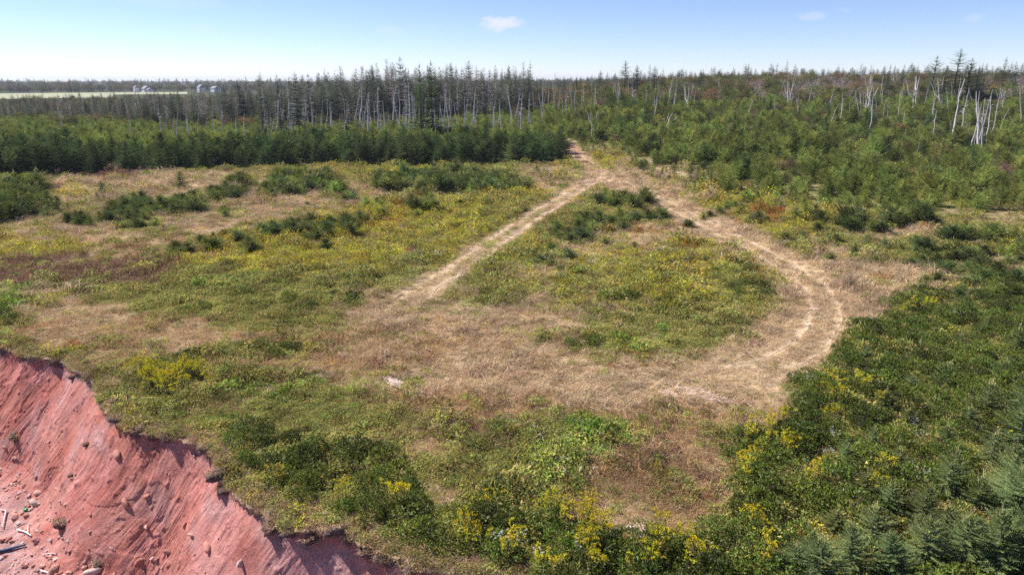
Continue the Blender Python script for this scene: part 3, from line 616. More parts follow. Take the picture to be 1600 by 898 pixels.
HARD = [broad(500+i, 6.5, 3, 1500, (OLIVE, AUT, GRN, REDL, OLIVE)[i]) for i in range(5)]
BARE = [broad(520+i, 6.5, 3, 160 if i == 2 else 0, REDL, True, True, (.34, .28, .29)) for i in range(4)]

# ---- bayberry and goldenrod
BAYC = [(0.108, 0.155, 0.021), (0.137, 0.182, 0.028), (0.091, 0.127, 0.021), (0.169, 0.209, 0.033)]
def bayberry(seed, rad, h, ncl, cols=BAYC, ll=.085):
    rng = np.random.default_rng(seed); sm = MB(); stems(rng, 7, rad, h, .014, (.12, .09, .07), sm); cm = MB()
    a = rng.uniform(0, 2*np.pi, ncl); q = np.sqrt(rng.random(ncl)); r = rad*q*(1+.18*np.sin(a*3+seed)); top = h*np.sqrt(np.maximum(.02, 1-.9*q*q))*(1+.16*np.sin(a*2+seed*1.7)*q)
    z = top*(1-.6*rng.random(ncl)**2.5); cen = np.stack([r*np.cos(a), r*np.sin(a), z], 1); out = unit(cen*np.array([.9/rad, .9/rad, .5/h])+np.array([0, 0, .55]))
    for j in range(11):
        b = cen+rng.normal(0, .03, (ncl, 3)); d = unit(out*(.55+.25*(j % 3))+rand_unit(ncl, rng)*.8)
        c = np.asarray(cols)[rng.integers(0, len(cols), ncl)]*rng.uniform(.75, 1.3, (ncl, 1))
        diamonds(b, d, ll*rng.uniform(.7, 1.25, ncl), ll*.42, out+.6*rand_unit(ncl, rng), c, cm)
    return [('woody_stems', sm.mesh('woody_stems', M_BARK)), ('foliage', cm.mesh('foliage', M_BAY))]
BAY = [bayberry(600+i, .62+.06*(i % 3), .62+.08*(i % 2), 105+20*(i % 2), BAYC if i != 3 else [(.075, .095, .018), (.09, .11, .024), (.10, .105, .03)]) for i in range(6)]
def goldenrod(seed, h, nst):
    rng = np.random.default_rng(seed); sm = MB(); fm = MB(); lm = MB()
    for i in range(nst):
        a = rng.uniform(0, 6.28); q = .16*rng.random(); t = np.array([math.cos(a)*q*2.0, math.sin(a)*q*2.0, h*rng.uniform(.8, 1.1)]); b = np.array([math.cos(a)*q*.5, math.sin(a)*q*.5, -.03])
        sm.tube([b, (b+t)/2, t], [.008, .007, .005], (.12, .13, .04), 3)
        n = 14; s = np.linspace(.15, .85, n)[:, None]; diamonds(b+(t-b)*s, unit(np.concatenate([rng.normal(size=(n, 2)), .25*np.ones((n, 1))], 1)), .10, .026, np.array([0, 0, 1.])+.4*rand_unit(n, rng), np.asarray(GREENC)[rng.integers(0, 5, n)], lm)
        for j in range(4):   # plume of drooping racemes
            a2 = rng.uniform(0, 6.28); d = np.array([math.cos(a2), math.sin(a2), rng.uniform(.1, .9)]); d /= np.linalg.norm(d); L = rng.uniform(.08, .17); n = 9; s = np.linspace(0, 1, n)[:, None]
            p = t+np.array([0, 0, -.12*rng.random()])+d*L*s-np.array([0, 0, .06])*s*s
            diamonds(p+rng.normal(0, .008, (n, 3)), unit(rng.normal(size=(n, 3))+np.array([0, 0, .8])), .042, .034, rand_unit(n, rng), np.asarray(GOLDC)[rng.integers(0, 3, n)]*rng.uniform(.85, 1.25, (n, 1)), fm)
    return [('stem', sm.mesh('stem', M_HERB)), ('foliage', lm.mesh('foliage', M_HERB)), ('blossoms', fm.mesh('blossoms', M_GOLD))]
GOLD = [goldenrod(640+i, .75+.06*i, 2+i) for i in range(4)]
def aster(seed):
    rng = np.random.default_rng(seed); lm = MB(); fm = MB(); leafy(rng, 60, .2, .45, .07, .02, GREENC, lm)
    n = 16; a = rng.uniform(0, 6.28, n); r = .20*np.sqrt(rng.random(n)); c = np.stack([r*np.cos(a), r*np.sin(a), rng.uniform(.42, .6, n)], 1)
    for j in range(3): diamonds(c+rng.normal(0, .006, (n, 3)), unit(np.concatenate([rng.normal(size=(n, 2)), .2*np.ones((n, 1))], 1)), .045, .035, np.array([0, 0, 1.])+.3*rand_unit(n, rng), np.array([.42, .41, .38])*rng.uniform(.8, 1.1, (n, 1)), fm)
    return [('foliage', lm.mesh('foliage', M_HERB)), ('blossoms', fm.mesh('blossoms', M_GOLD))]
ASTER = [aster(660+i) for i in range(2)]

def jitter(x0, x1, y0, y1, d, seed):
    rng = np.random.default_rng(seed); gx_, gy_ = np.meshgrid(np.arange(x0, x1, d), np.arange(y0, y1, d), indexing='ij')
    return (gx_+rng.uniform(-.5, .5, gx_.shape)*d).ravel(), (gy_+rng.uniform(-.5, .5, gy_.shape)*d).ravel()

# ---- ground cover scatter
def ground_cover():
    out = []
    for (y0, y1, d) in ((13, 27, .135), (27, 45, .20), (45, 80, .33), (80, 130, .60), (130, 175, 1.2)):
        xr = y1*.92
        x, y = jitter(-xr, xr, y0, y1, d, int(y0*10)); px, py = proj(x, y, H(x, y))
        k = (px > -220) & (px < 1820) & (py < 960); sdd, _ = sea(x, y); k &= sdd < -.05
        out.append((x[k], y[k], np.full(k.sum(), d)))
    x = np.concatenate([o[0] for o in out]); y = np.concatenate([o[1] for o in out]); d = np.concatenate([o[2] for o in out])
    w, px, py, da, db = cover(x, y)
    dense = inpoly(px, py, Z_BAY) & (py > 400) | inpoly(px, py, Z_HEDGE) | inpoly(px, py, [(p[0], p[1]-14) for p in Z_SLOPE])
    k = ~(dense & (R.random(len(x)) < np.where(py > 400, .35, .8))); rut = np.minimum(np.abs(da-.82), np.abs(db-.82)+.12*(py > 500)); 
    k &= ~((np.abs(da-.85) < .34) & (R.random(len(x)) < .95*(1-ss(py, 445, 485)))); k &= ~((np.abs(db-.82) < .30) & (R.random(len(x)) < .88) & (py < 575) & (px > 930)); k &= R.random(len(x)) < .93
    x, y, d, w, px, py, da, db = (q[k] for q in (x, y, d, w, px, py, da, db))
    u = R.random(len(x))[:, None]; kind = (w.cumsum(1) < u).sum(1).clip(0, 7)
    sc = np.clip(.85*d/.135*.55+.42, .8, 3.4)*R.uniform(.65, 1.35, len(x)); sc *= (1+.5*fbm(x/4, y/4, 71, 2))*np.exp(R.normal(0, .28, len(x)))
    on_track = np.minimum(da, db) < 1.9; flat = np.where(on_track, R.uniform(.3, .6, len(x)), R.uniform(.7, 1.2, len(x)))
    rough = np.exp(-((px-1320)/90)**2-((py-480)/70)**2); flat *= 1+.9*rough
    flat *= np.clip(1+1.5*fbm(x/1.5, y/1.5, 72, 3)*(~on_track), .45, 2.2)
    z = H(x, y)-.01
    rot = np.stack([R.normal(0, .12, len(x)), R.normal(0, .12, len(x)), R.normal(0, .9, len(x))], 1); leafk = np.isin(kind, (G, Y, LI, W, RU)); rot[leafk, 2] = R.uniform(0, 6.28, leafk.sum())
    scl = np.stack([sc, sc, sc*flat*.8], 1); idx = kind*4+R.integers(0, 4, len(x))
    names = {(S, B): ('dry_grass', 'pale straw and brown dry grass over the meadow and the track loop', 'grass'),
             (G, LI, W): ('green_herbs', 'low green herbs and small white flowers among the dry grass', 'herbs'),
             (Y,): ('goldenrod_drift', 'yellow flowering goldenrod spread in drifts over the meadow', 'goldenrod'),
             (P_, RU): ('brown_undergrowth', 'purple-brown and rust coloured withered undergrowth in the meadow', 'undergrowth')}
    for ks, (nm, lb, ct) in names.items():
        m = np.isin(kind, ks); scatter(nm, np.stack([x, y, z], 1)[m], rot[m], scl[m], idx[m], TUFTS, lb, ct)
    print('tufts', len(x))
ground_cover()

def place_all(name, protos, x, y, rot, scl, pid, label, cat, group, sink=.06, where=None):
    base_label, base_group = label, group
    z = H(x, y); qx, qy = proj(x, y, z); q1, q2 = (np.quantile(scl[:, 2], (.33, .67)) if len(x) > 6 else (0, 9))
    for i in range(len(x)):
        if where is not None:
            w_ = next(t for lim, t in where if qx[i] < lim); sz = 'short' if scl[i][2] < q1 else 'tall' if scl[i][2] > q2 else 'middling'
            label, group = '%s %s %s' % (sz, base_label, w_), '%s %s %s' % (sz, base_group, w_)
        thing(name, (float(x[i]), float(y[i]), float(z[i])-sink*float(np.max(scl[i]))), tuple(map(float, rot[i])), tuple(map(float, scl[i])), protos[pid[i]], label, cat, group)
def spread(x, y, s0, s1, tilt=.06, sq=.15, n=5, seed=3):
    rng = np.random.default_rng(seed); m = len(x); s = rng.uniform(s0, s1, m)
    scl = np.stack([s*rng.uniform(1-sq, 1+sq, m), s*rng.uniform(1-sq, 1+sq, m), s*rng.uniform(1-sq, 1+sq, m)], 1)
    rot = np.stack([rng.normal(0, tilt, m), rng.normal(0, tilt, m), rng.uniform(0, 6.28, m)], 1)
    return rot, scl, rng.integers(0, n, m)
def inframe(px, py, m=15): return (px > -m) & (px < 1600+m) & (py > 60) & (py < 898+m)

BIG_ = 1e9
W_WALL = ((150, 'at the seaward end'), (330, 'behind the lone rounded spruce'), (560, 'behind the compact bush clump'), (800, 'behind the broad thicket'), (BIG_, 'close to the track gap'))
W_SLOPE = ((1010, 'close beside the track gap'), (1130, 'above the first bend of the loop'), (1300, 'above the rust-coloured patch'), (1450, 'below the forked white dead tree'), (BIG_, 'below the leaning pale trunks'))
W_FOREST = ((250, 'towards the hay field'), (430, 'below the far houses'), (600, 'under the bare-topped spruces'), (720, 'around the tallest spire'), (BIG_, 'at the end nearest the track'))
W_RIDGE = ((1050, 'around the skyline spruce row'), (1200, 'between the skyline row and the grey crowns'), (1420, 'among the grey leafless crowns'), (BIG_, 'around the tallest ridge spruce'))
W_BAYD = ((1280, 'at the straw edge'), (1420, 'between the straw and the young spruces'), (BIG_, 'among the young spruces'))
W_STRIP = ((800, 'nearest the cliff'), (1000, 'among the thickest goldenrod'), (1180, 'below the brown grass'), (BIG_, 'in front of the young spruces'))
# ---- spruce wall along the meadow's far side
x, y = jitter(-190, 22, 85, 225, 2.3, 31); px, py = proj(x, y, H(x, y)); k = inpoly(px, py, Z_HEDGE) & (px > -250); x, y, px, py = x[k], y[k], px[k], py[k]
depth_in = np.array([0.0]*len(x))
lowpx = np.interp(px, [p[0] for p in Z_HEDGE[:12]], [p[1] for p in Z_HEDGE[:12]]); front = (lowpx-py) < 13
fi = np.where(front & inframe(px, py))[0]; order = fi[np.argsort(y[fi])][:150]
rot, scl, pid = spread(x, y, .50, .86, .07, .18, 5, 32); rot[:, 2] = R.normal(0, .6, len(x)); scl *= (1+.30*ss(-px, -250, 50))[:, None]
hs = np.clip(1-.25*((lowpx-py)-14)/25, .75, 1)[:, None]; scl = scl*np.where(front[:, None], 1, hs)
m = np.zeros(len(x), bool); m[order] = True
place_all('spruce_tree', WALL, x[m], y[m], rot[m], scl[m], pid[m], 'dark wind-clipped spruce in the wall', 'spruce', 'spruces of the wall', where=W_WALL)
r_ = ~m
C_WALL = proto_collection('wall_spruces', [joined(p) for p in WALL]+[joined(p) for p in YOUNG])
young_back = ((lowpx-py) > 17); idx = np.where(young_back, 5+pid, pid); sc2 = scl*np.where(young_back, 1.75, 1.1)[:, None]
scatter('spruce_thicket', np.stack([x, y, H(x, y)-.1], 1)[r_], rot[r_], sc2[r_], idx[r_], C_WALL, 'paler young spruce growth crowding behind the dark spruce wall', 'thicket')

# ---- young spruces on the slope
x, y = jitter(0, 260, 75, 255, 1.95, 41); px, py = proj(x, y, H(x, y)); k = inpoly(px, py, Z_SLOPE) & (px < 1950); x, y, px, py = x[k], y[k], px[k], py[k]
k = R.random(len(x)) > .25*(fbm(x/12, y/12, 77, 2) > .1); x, y, px, py = x[k], y[k], px[k], py[k]
low = np.interp(px, [p[0] for p in Z_SLOPE[2:15]], [p[1] for p in Z_SLOPE[2:15]])
rot, scl, pid = spread(x, y, .50, 1.30, .08, .22, 5, 42); grow = np.clip(.42+(low-py)/70, .42, 1.15)*np.where(px < 1010, 1.35, 1)*(1+.35*fbm(x/9, y/9, 78, 2)); scl *= .74*grow[:, None]
fi = np.where(inframe(px, py))[0]; order = fi[np.argsort(y[fi]-.15*x[fi])][:170]; m = np.zeros(len(x), bool); m[order] = True
place_all('spruce_tree', YOUNG, x[m], y[m], rot[m], scl[m], pid[m], 'young green spruce in the slope stand', 'spruce', 'young slope spruces', where=W_SLOPE)
C_SLOPE = proto_collection('slope_growth', [joined(p) for p in YOUNG]+[joined(p) for p in WALL[:2]]+[joined(p) for p in HARD])
r_ = ~m & (y < 215+25*R.random(len(x))); far_ = ss(y, 150, 225); dk = R.random(len(x)); idx = np.where(dk < .2, 5+pid % 2, pid); hw = R.random(len(x)) < (.10+.45*far_); idx = np.where(hw, 7+pid, idx)
clump = fbm(x/8, y/8, 79, 2); hw |= (clump > .28) & (R.random(len(x)) < .55); idx = np.where(hw, 7+pid, idx); sc2 = scl*np.clip(1+.9*fbm(x/6, y/6, 80, 2), .6, 1.6)[:, None]; sc2[hw] *= .42; sc2[(idx == 5) | (idx == 6)] *= .60
scatter('spruce_regrowth', np.stack([x, y, H(x, y)-.1], 1)[r_], rot[r_], sc2[r_], idx[r_], C_SLOPE, 'dense young spruce regrowth covering the rising slope', 'regrowth')

# ---- tall forest behind, ridge trees
x, y = jitter(-215, 25, 205, 300, 3.1, 51); px, py = proj(x, y, H(x, y)); k = (px > -200) & (px < 830) & (R.random(len(x)) < .9); x, y, px, py = x[k], y[k], px[k], py[k]
keepf = (px > 180) | (y > 215) & (R.random(len(x)) < .75); x, y, px, py = x[keepf], y[keepf], px[keepf], py[keepf]
rot, scl, pid = spread(x, y, .48, 1.20, .03, .12, 6, 52); hmax = np.interp(px, [0, 180, 330, 430, 640, 720, 830], [.50, .52, .72, .92, 1.08, .98, .85]); scl *= hmax[:, None]
typ = R.random(len(x)); fi = np.argsort(y); vis = inframe(px, py)
ind = np.zeros(len(x), bool); ind[[i for i in fi if vis[i]][:290]] = True
a = ind & (typ < .60); place_all('tall_spruce', TALL, x[a], y[a], rot[a], scl[a], pid[a], 'dark narrow spruce in the old forest', 'spruce', 'old forest spruces', where=W_FOREST)
a = ind & (typ >= .60) & (typ < .76); place_all('dying_spruce', RAGGED, x[a], y[a], rot[a], scl[a], pid[a] % 4, 'brown-grey dying spruce in the old forest', 'spruce', 'dying spruces', where=W_FOREST)
a = ind & (typ >= .76); place_all('dead_tree', GREYT, x[a], y[a], rot[a], scl[a], pid[a] % 4, 'twiggy grey dead tree in the old forest', 'dead tree', 'twiggy dead trees', where=W_FOREST)
a = ~ind; C_FOR = proto_collection('forest_trees', [joined(p) for p in TALL]+[joined(p) for p in RAGGED]+[joined(p) for p in GREYT]+[joined(p) for p in HARD]+[joined(p) for p in BARE])
idx = np.where(typ < .45, pid, np.where(typ < .65, 6+pid % 4, np.where(typ < .8, 10+pid % 4, 14+pid % 5)))
s2 = scl.copy(); s2[idx >= 14] *= 1.1
scatter('old_forest', np.stack([x, y, H(x, y)-.2], 1)[a], rot[a], s2[a], idx[a], C_FOR, 'depth of the old spruce forest behind the front trees', 'forest')
# autumn hardwoods mixed in at the forest foot
x, y = jitter(-190, 20, 195, 240, 6.5, 55); px, py = proj(x, y, H(x, y)); k = (px > -100) & (px < 860) & (R.random(len(x)) < .55); x, y, px, py = x[k], y[k], px[k], py[k]
rot, scl, pid = spread(x, y, .55, .95, .05, .15, 5, 56)
place_all('hardwood_tree', HARD, x, y, rot, scl, pid, 'rounded hardwood at the old forest foot', 'tree', 'forest foot hardwoods', where=W_FOREST)

# ridge over the slope
x, y = jitter(-10, 330, 200, 330, 5.0, 61); px, py = proj(x, y, H(x, y)); k = (px > 800) & (px < 1900) & (y > 205+20*(px < 1000)) & (R.random(len(x)) < .75); x, y, px, py = x[k], y[k], px[k], py[k]
rot, scl, pid = spread(x, y, .75, 1.15, .05, .15, 5, 62); typ = R.random(len(x)); greyz = np.exp(-((px-1300)/110)**2)+np.exp(-((px-1560)/60)**2)*.7
vis = inframe(px, py); ind = np.zeros(len(x), bool); ind[[i for i in np.argsort(y) if vis[i]][:220]] = True
bare_ = typ < .12+.55*greyz; sp = (~bare_) & (typ > .90)
a = ind & bare_; place_all('bare_tree', BARE, x[a], y[a], rot[a], scl[a], pid[a] % 4, 'leafless grey-pink hardwood on the ridge', 'bare tree', 'leafless ridge hardwoods', where=W_RIDGE)
a = ind & ~bare_ & ~sp; place_all('hardwood_tree', HARD, x[a], y[a], rot[a], scl[a]*.9, pid[a], 'olive-brown rounded hardwood on the ridge', 'tree', 'leafy ridge hardwoods', where=W_RIDGE)
a = ind & sp; place_all('tall_spruce', TALL, x[a], y[a], rot[a], scl[a]*.6, pid[a], 'slim dark spruce poking above the ridge', 'spruce', 'slim ridge spruces', where=W_RIDGE)
a = ~ind; idx = np.where(bare_, 19+pid % 4, np.where(sp, pid, 14+pid)); s2 = scl.copy(); s2[sp] *= .6
scatter('ridge_wood', np.stack([x, y, H(x, y)-.2], 1)[a], rot[a], s2[a], idx[a], C_FOR, 'wood continuing behind the ridge trees', 'forest')

# ------------------------------------------------------------------ far country beyond the forest: hay field, tree belts, farm houses
def far_pt(px, dist):
    d = ray(px, 200); k = dist/math.hypot(d[0], d[1]); return d[0]*k, d[1]*k
M_HAY = soil_mat('hay', .2, .1)
def far_sheet(px0, px1, d0, d1, col, dz, label):
    mb = MB(); us = np.linspace(px0, px1, 40); ds = np.linspace(0, 1, 8); V = np.zeros((40, 8, 3)); 
    for i, u in enumerate(us):
        for j, q in enumerate(ds):
            dd = d0+(d1-d0)*q+(40*float(fbm(np.array(u/70.), np.array(3.), 9, 2)) if j in (0, 7) else 0); V[i, j, :2] = far_pt(u, dd)
    V[..., 2] = H(V[..., 0], V[..., 1])+dz; mb.grid(V[:, ::-1], np.array(col)); o = link('field', mb.mesh('field', M_HAY, True)); tag(o, label, None, None, 'structure')
far_sheet(-500, 185, 640, 900, (.34, .34, .22), .5, 'pale hay field far beyond the forest')
far_sheet(185, 300, 760, 900, (.34, .34, .22), .55, 'pale strip of hay field beside the farm')
C_FAR = proto_collection('far_trees', [joined(p) for p in TALL[:3]]+[joined(p) for p in HARD])
px_ = []; rng = np.random.default_rng(71); n = 5200
u = rng.uniform(-900, 2100, n); dist = np.concatenate([rng.uniform(960, 1150, n//2), rng.uniform(1150, 2600, n-n//2)]); fx, fy = np.array([far_pt(a, b) for a, b in zip(u, dist)]).T
sc = rng.uniform(.7, 1.05, n)*np.where(dist > 1500, 1.5, 1.0); pid = np.where(rng.random(n) < .55, rng.integers(0, 3, n), 3+rng.integers(0, 5, n)); sc = np.where(pid >= 3, sc*1.6, sc*.85)
scatter('distant_wood', np.stack([fx, fy, H(fx, fy)-.3], 1), np.stack([fx*0, fx*0, rng.uniform(0, 6.28, n)], 1), np.stack([sc*1.3, sc*1.3, sc], 1), pid, C_FAR, 'blue-green belt of woods along the far horizon', 'woods')
n = 900; u = rng.uniform(-500, 800, n); dist = rng.uniform(335, 545, n); fx, fy = np.array([far_pt(a, b) for a, b in zip(u, dist)]).T
sc = rng.uniform(.5, 1.05, n); pid = np.where(rng.random(n) < .25, rng.integers(0, 3, n), 3+rng.integers(0, 5, n)); sc = np.where(pid >= 3, sc*1.0, sc*.55)
scatter('middle_wood', np.stack([fx, fy, H(fx, fy)-.3], 1), np.stack([fx*0, fx*0, rng.uniform(0, 6.28, n)], 1), np.stack([sc, sc, sc], 1), pid, C_FAR, 'mixed wood between the old forest and the hay field', 'woods')
n = 1500; u = rng.uniform(780, 1900, n); dist = rng.uniform(335, 700, n); fx, fy = np.array([far_pt(a, b) for a, b in zip(u, dist)]).T
pid = np.where(rng.random(n) < .6, rng.integers(0, 3, n), 3+rng.integers(0, 5, n)); sc = np.where(pid >= 3, 1.0, .62)*rng.uniform(.7, 1.1, n)
scatter('plateau_wood', np.stack([fx, fy, H(fx, fy)-.3], 1), np.stack([fx*0, fx*0, rng.uniform(0, 6.28, n)], 1), np.stack([sc, sc, sc], 1), pid, C_FAR, 'dark spruce wood on the plateau behind the ridge', 'woods')

M_WHITE = material('white_clapboard', (.78, .78, .78), .6); M_ROOF = material('grey_shingle', (.24, .24, .27), .8); M_GLASS = material('window_glass', (.04, .05, .06), .15, .5)
def boxm(name, mat, x0, x1, y0, y1, z0, z1):
    mb = MB(); p = np.array([[x0, y0, z0], [x1, y0, z0], [x1, y1, z0], [x0, y1, z0], [x0, y0, z1], [x1, y0, z1], [x1, y1, z1], [x0, y1, z1]])
    mb.add(p[np.array([[0, 3, 2, 1], [4, 5, 6, 7], [0, 1, 5, 4], [1, 2, 6, 5], [2, 3, 7, 6], [3, 0, 4, 7]])], (1, 1, 1)); return mb.mesh(name, mat)
def house(px, dist, L, D, wall_h, roof_h, rotz, label, wings=()):
    x, y = far_pt(px, dist); z = float(H(np.array(x), np.array(y)))+.45
    e = bpy.data.objects.new('farmhouse', None); COL.objects.link(e); e.location = (x, y, z); e.rotation_euler = (0, 0, rotz); tag(e, label, 'house')
    for (ox, oy, l, d, h, r) in ((0, 0, L, D, wall_h, roof_h),)+tuple(wings):
        link('wall', boxm('wall', M_WHITE, ox-l/2, ox+l/2, oy-d/2, oy+d/2, -1, h), e)
        mb = MB(); a = l/2+.5; b = d/2+.5
        P = np.array([[ox-a, oy-b, h+.02], [ox+a, oy-b, h+.02], [ox+a, oy+b, h+.02], [ox-a, oy+b, h+.02], [ox-a, oy, h+r], [ox+a, oy, h+r]])
        mb.add(P[np.array([[0, 1, 5, 4], [2, 3, 4, 5]])], (1, 1, 1)); mb.add(P[np.array([[3, 0, 4], [1, 2, 5]])], (1, 1, 1)); mb.add(P[np.array([[0, 3, 2, 1]])], (1, 1, 1))
        link('roof', mb.mesh('roof', M_ROOF), e)
        for wx in np.arange(ox-l/2+2, ox+l/2-1, 3.6): link('window', boxm('window', M_GLASS, wx-.6, wx+.6, oy-d/2-.08, oy-d/2+.05, 1.0, 2.6), e)
        link('door', boxm('door', M_ROOF, ox+l/2-1.6, ox+l/2-.5, oy-d/2-.07, oy-d/2+.05, -.4, 2.1), e)
house(238, 930, 14, 8, 3.6, 3.2, -.85, 'white farmhouse with a low wing far beyond the pale hay field', ((12, 0, 9.9, 6, 2.6, 2.0),))
house(222, 915, 6, 5, 4.6, 2.6, -.85, 'small tall white house beside the winged farmhouse')
house(322, 900, 8, 7, 4.8, 3.4, -.85, 'white gabled house standing alone at the dark far wood')
house(344, 935, 14, 8, 3.6, 2.6, -.85, 'long low pale house behind the lone gabled one')

# ------------------------------------------------------------------ meadow bushes (patches read off the photo)
PATCH = [  # cx, cy, rx, ry, size, where
 (30, 302, 42, 16, 1.7, 'a'), (8, 330, 42, 18, 1.6, 'a'), (62, 322, 36, 12, 1.2, 'a'), (0, 348, 18, 8, 1.3, 'a'),
 (140, 346, 42, 8, 1.0, 'b'), (190, 336, 52, 11, 1.0, 'b'), (243, 326, 50, 12, 1.1, 'b'), (285, 322, 40, 11, 1.1, 'b'), (312, 314, 26, 9, 1.1, 'b'), (190, 352, 60, 5, .8, 'b'), (365, 302, 36, 9, 1.1, 'b'), (375, 288, 16, 8, 1.3, 'b'), (348, 335, 12, 8, .8, 'b'),
 (415, 300, 26, 8, 1.2, 'c'), (450, 291, 26, 12, 1.6, 'c'), (490, 288, 30, 13, 1.7, 'c'), (516, 297, 14, 8, 1.4, 'c'), (470, 303, 50, 4, 1.0, 'c'),
 (602, 290, 26, 9, 1.5, 'd'), (652, 288, 60, 13, 1.5, 'd'), (702, 284, 40, 15, 1.7, 'd'), (762, 290, 52, 11, 1.4, 'd'), (802, 293, 26, 7, 1.2, 'd'), (632, 282, 16, 10, 1.8, 'd'),
 (543, 310, 12, 5, 1.0, 'e'), (585, 319, 18, 5, 1.0, 'e'), (455, 320, 8, 4, .8, 'e'), (485, 321, 8, 3, .7, 'e'), (575, 346, 26, 5, .8, 'e'), (645, 323, 11, 6, 1.2, 'e'), (680, 326, 20, 7, 1.2, 'e'), (650, 334, 11, 5, 1.0, 'e'), (720, 318, 9, 4, .9, 'e'), (592, 334, 12, 5, .9, 'e'), (663, 308, 12, 6, 1.1, 'e'),
 (310, 386, 46, 9, .9, 'f'), (270, 393, 22, 7, .8, 'f'), (352, 374, 40, 8, .9, 'f'), (395, 391, 17, 7, 1.0, 'f'), (480, 354, 52, 10, 1.0, 'f'), (440, 366, 32, 9, 1.0, 'f'), (530, 356, 30, 11, 1.1, 'f'), (470, 373, 46, 6, .9, 'f'), (507, 381, 18, 7, 1.2, 'f'), (418, 372, 15, 6, .9, 'f'),
 (950, 314, 26, 7, 1.1, 'g'), (985, 316, 36, 8, 1.2, 'g'), (930, 345, 30, 12, 1.0, 'g'), (962, 350, 34, 11, 1.0, 'g'), (1030, 340, 22, 6, 1.0, 'g'), (890, 370, 30, 12, 1.0, 'g'), (917, 362, 26, 9, .9, 'g'), (840, 408, 26, 7, .7, 'g'), (872, 400, 32, 7, .7, 'g'), (985, 388, 12, 4, .6, 'g'), (945, 382, 14, 4, .6, 'g'), (1025, 384, 14, 4, .5, 'g'),
 (1082, 351, 12, 3, .6, 'h'), (1074, 346, 10, 3, .6, 'h'), (1100, 340, 12, 4, .8, 'h'), (1243, 345, 20, 6, 1.2, 'h'), (1332, 350, 26, 8, 1.5, 'h'), (1410, 346, 46, 10, 1.6, 'h'), (1290, 356, 20, 5, 1.0, 'h'), (1300, 374, 16, 4, .8, 'h'), (1360, 384, 20, 7, 1.1, 'h'), (1300, 406, 20, 5, .7, 'h'), (1355, 411, 16, 5, .8, 'h'), (1385, 406, 14, 4, .7, 'h'),
 (1235, 372, 24, 5, .8, 'h'), (1320, 394, 26, 6, .8, 'h'), (1400, 388, 26, 7, .9, 'h'), (1345, 432, 20, 6, .7, 'h'), (1180, 346, 26, 5, .9, 'h'), (1140, 330, 24, 5, 1.0, 'h'), (1270, 340, 24, 6, 1.2, 'h'), (1370, 362, 20, 5, 1.0, 'h'), (1470, 440, 40, 8, .9, 'i'), (1420, 415, 24, 6, .8, 'i'), (1540, 455, 60, 10, .9, 'i'), (1440, 388, 22, 7, 1.0, 'i'), (1462, 402, 40, 9, .9, 'i'), (1522, 400, 40, 11, 1.0, 'i'), (1566, 404, 40, 12, 1.0, 'i'), (1500, 424, 62, 10, .9, 'i'), (1410, 433, 8, 4, .8, 'i'), (1429, 438, 8, 4, .8, 'i'), (1562, 376, 44, 9, 1.2, 'i'), (1500, 370, 42, 8, 1.2, 'i'), (1570, 440, 40, 14, 1.0, 'i'), (1640, 400, 60, 40, 1.1, 'i'),
]
WHERE = {'a': 'in the clump at the meadow side nearest the sea', 'b': 'in the long strip below the lone small spruces', 'c': 'in the compact clump in front of the spruce wall',
         'd': 'in the broad thicket just in front of the spruce wall', 'e': 'standing scattered in the yellow part of the meadow', 'f': 'in the patches above the yellow goldenrod drift',
         'g': 'in the patch on the island inside the track loop', 'h': 'scattered in the straw beyond the loop track', 'i': 'in the belt between the straw and the bayberry thicket'}
x, y = jitter(-100, 110, 38, 125, 1.5, 81); px, py = proj(x, y, H(x, y)); rng = np.random.default_rng(82); BL = []
for i in range(len(x)):
    hit = None
    for c in PATCH:
        if ((px[i]-c[0])/c[2])**2+((py[i]-c[1]-2)/c[3])**2 < 1+.25*rng.normal(): hit = c; break
    if hit is None: continue
    s = hit[4]*rng.uniform(.62, 1.0); t = rng.random(); kind_ = 0 if (hit[5] in 'bfgi' and t < .8) or t < .35 else 1 if t < .7 else 2
    BL.append((s/math.hypot(x[i], y[i]), i, s, kind_, hit[5]))
BL.sort(reverse=True); BSETS = (LOW, BLUE, YOUNG); rest_p = []; rest_r = []; rest_s = []; rest_i = []
for j, (_, i, s, kd_, wh) in enumerate(BL):
    v = int(rng.integers(0, 5)); k = s*(1.0, .95, .52)[kd_]; sc_ = (k*rng.uniform(.95, 1.3), k*rng.uniform(.95, 1.3), k*rng.uniform(.75, 1.1)); ro = (rng.normal(0, .06), rng.normal(0, .06), rng.uniform(0, 6.28)); loc = (x[i], y[i], float(H(x[i], y[i]))-.05)
    if j < 300 and px[i] < 1620: thing('evergreen_bush', loc, ro, sc_, BSETS[kd_][v], 'low dark evergreen bush '+WHERE[wh], 'bush', 'evergreen bushes '+WHERE[wh])
    else: rest_p.append(loc); rest_r.append(ro); rest_s.append(sc_); rest_i.append(kd_*5+v)
print('bushes', len(BL))
if rest_p: scatter('evergreen_scrub', rest_p, rest_r, rest_s, rest_i, proto_collection('scrub', [joined(p) for q in BSETS for p in q]), 'low evergreen scrub filling in between the countable bushes', 'scrub')
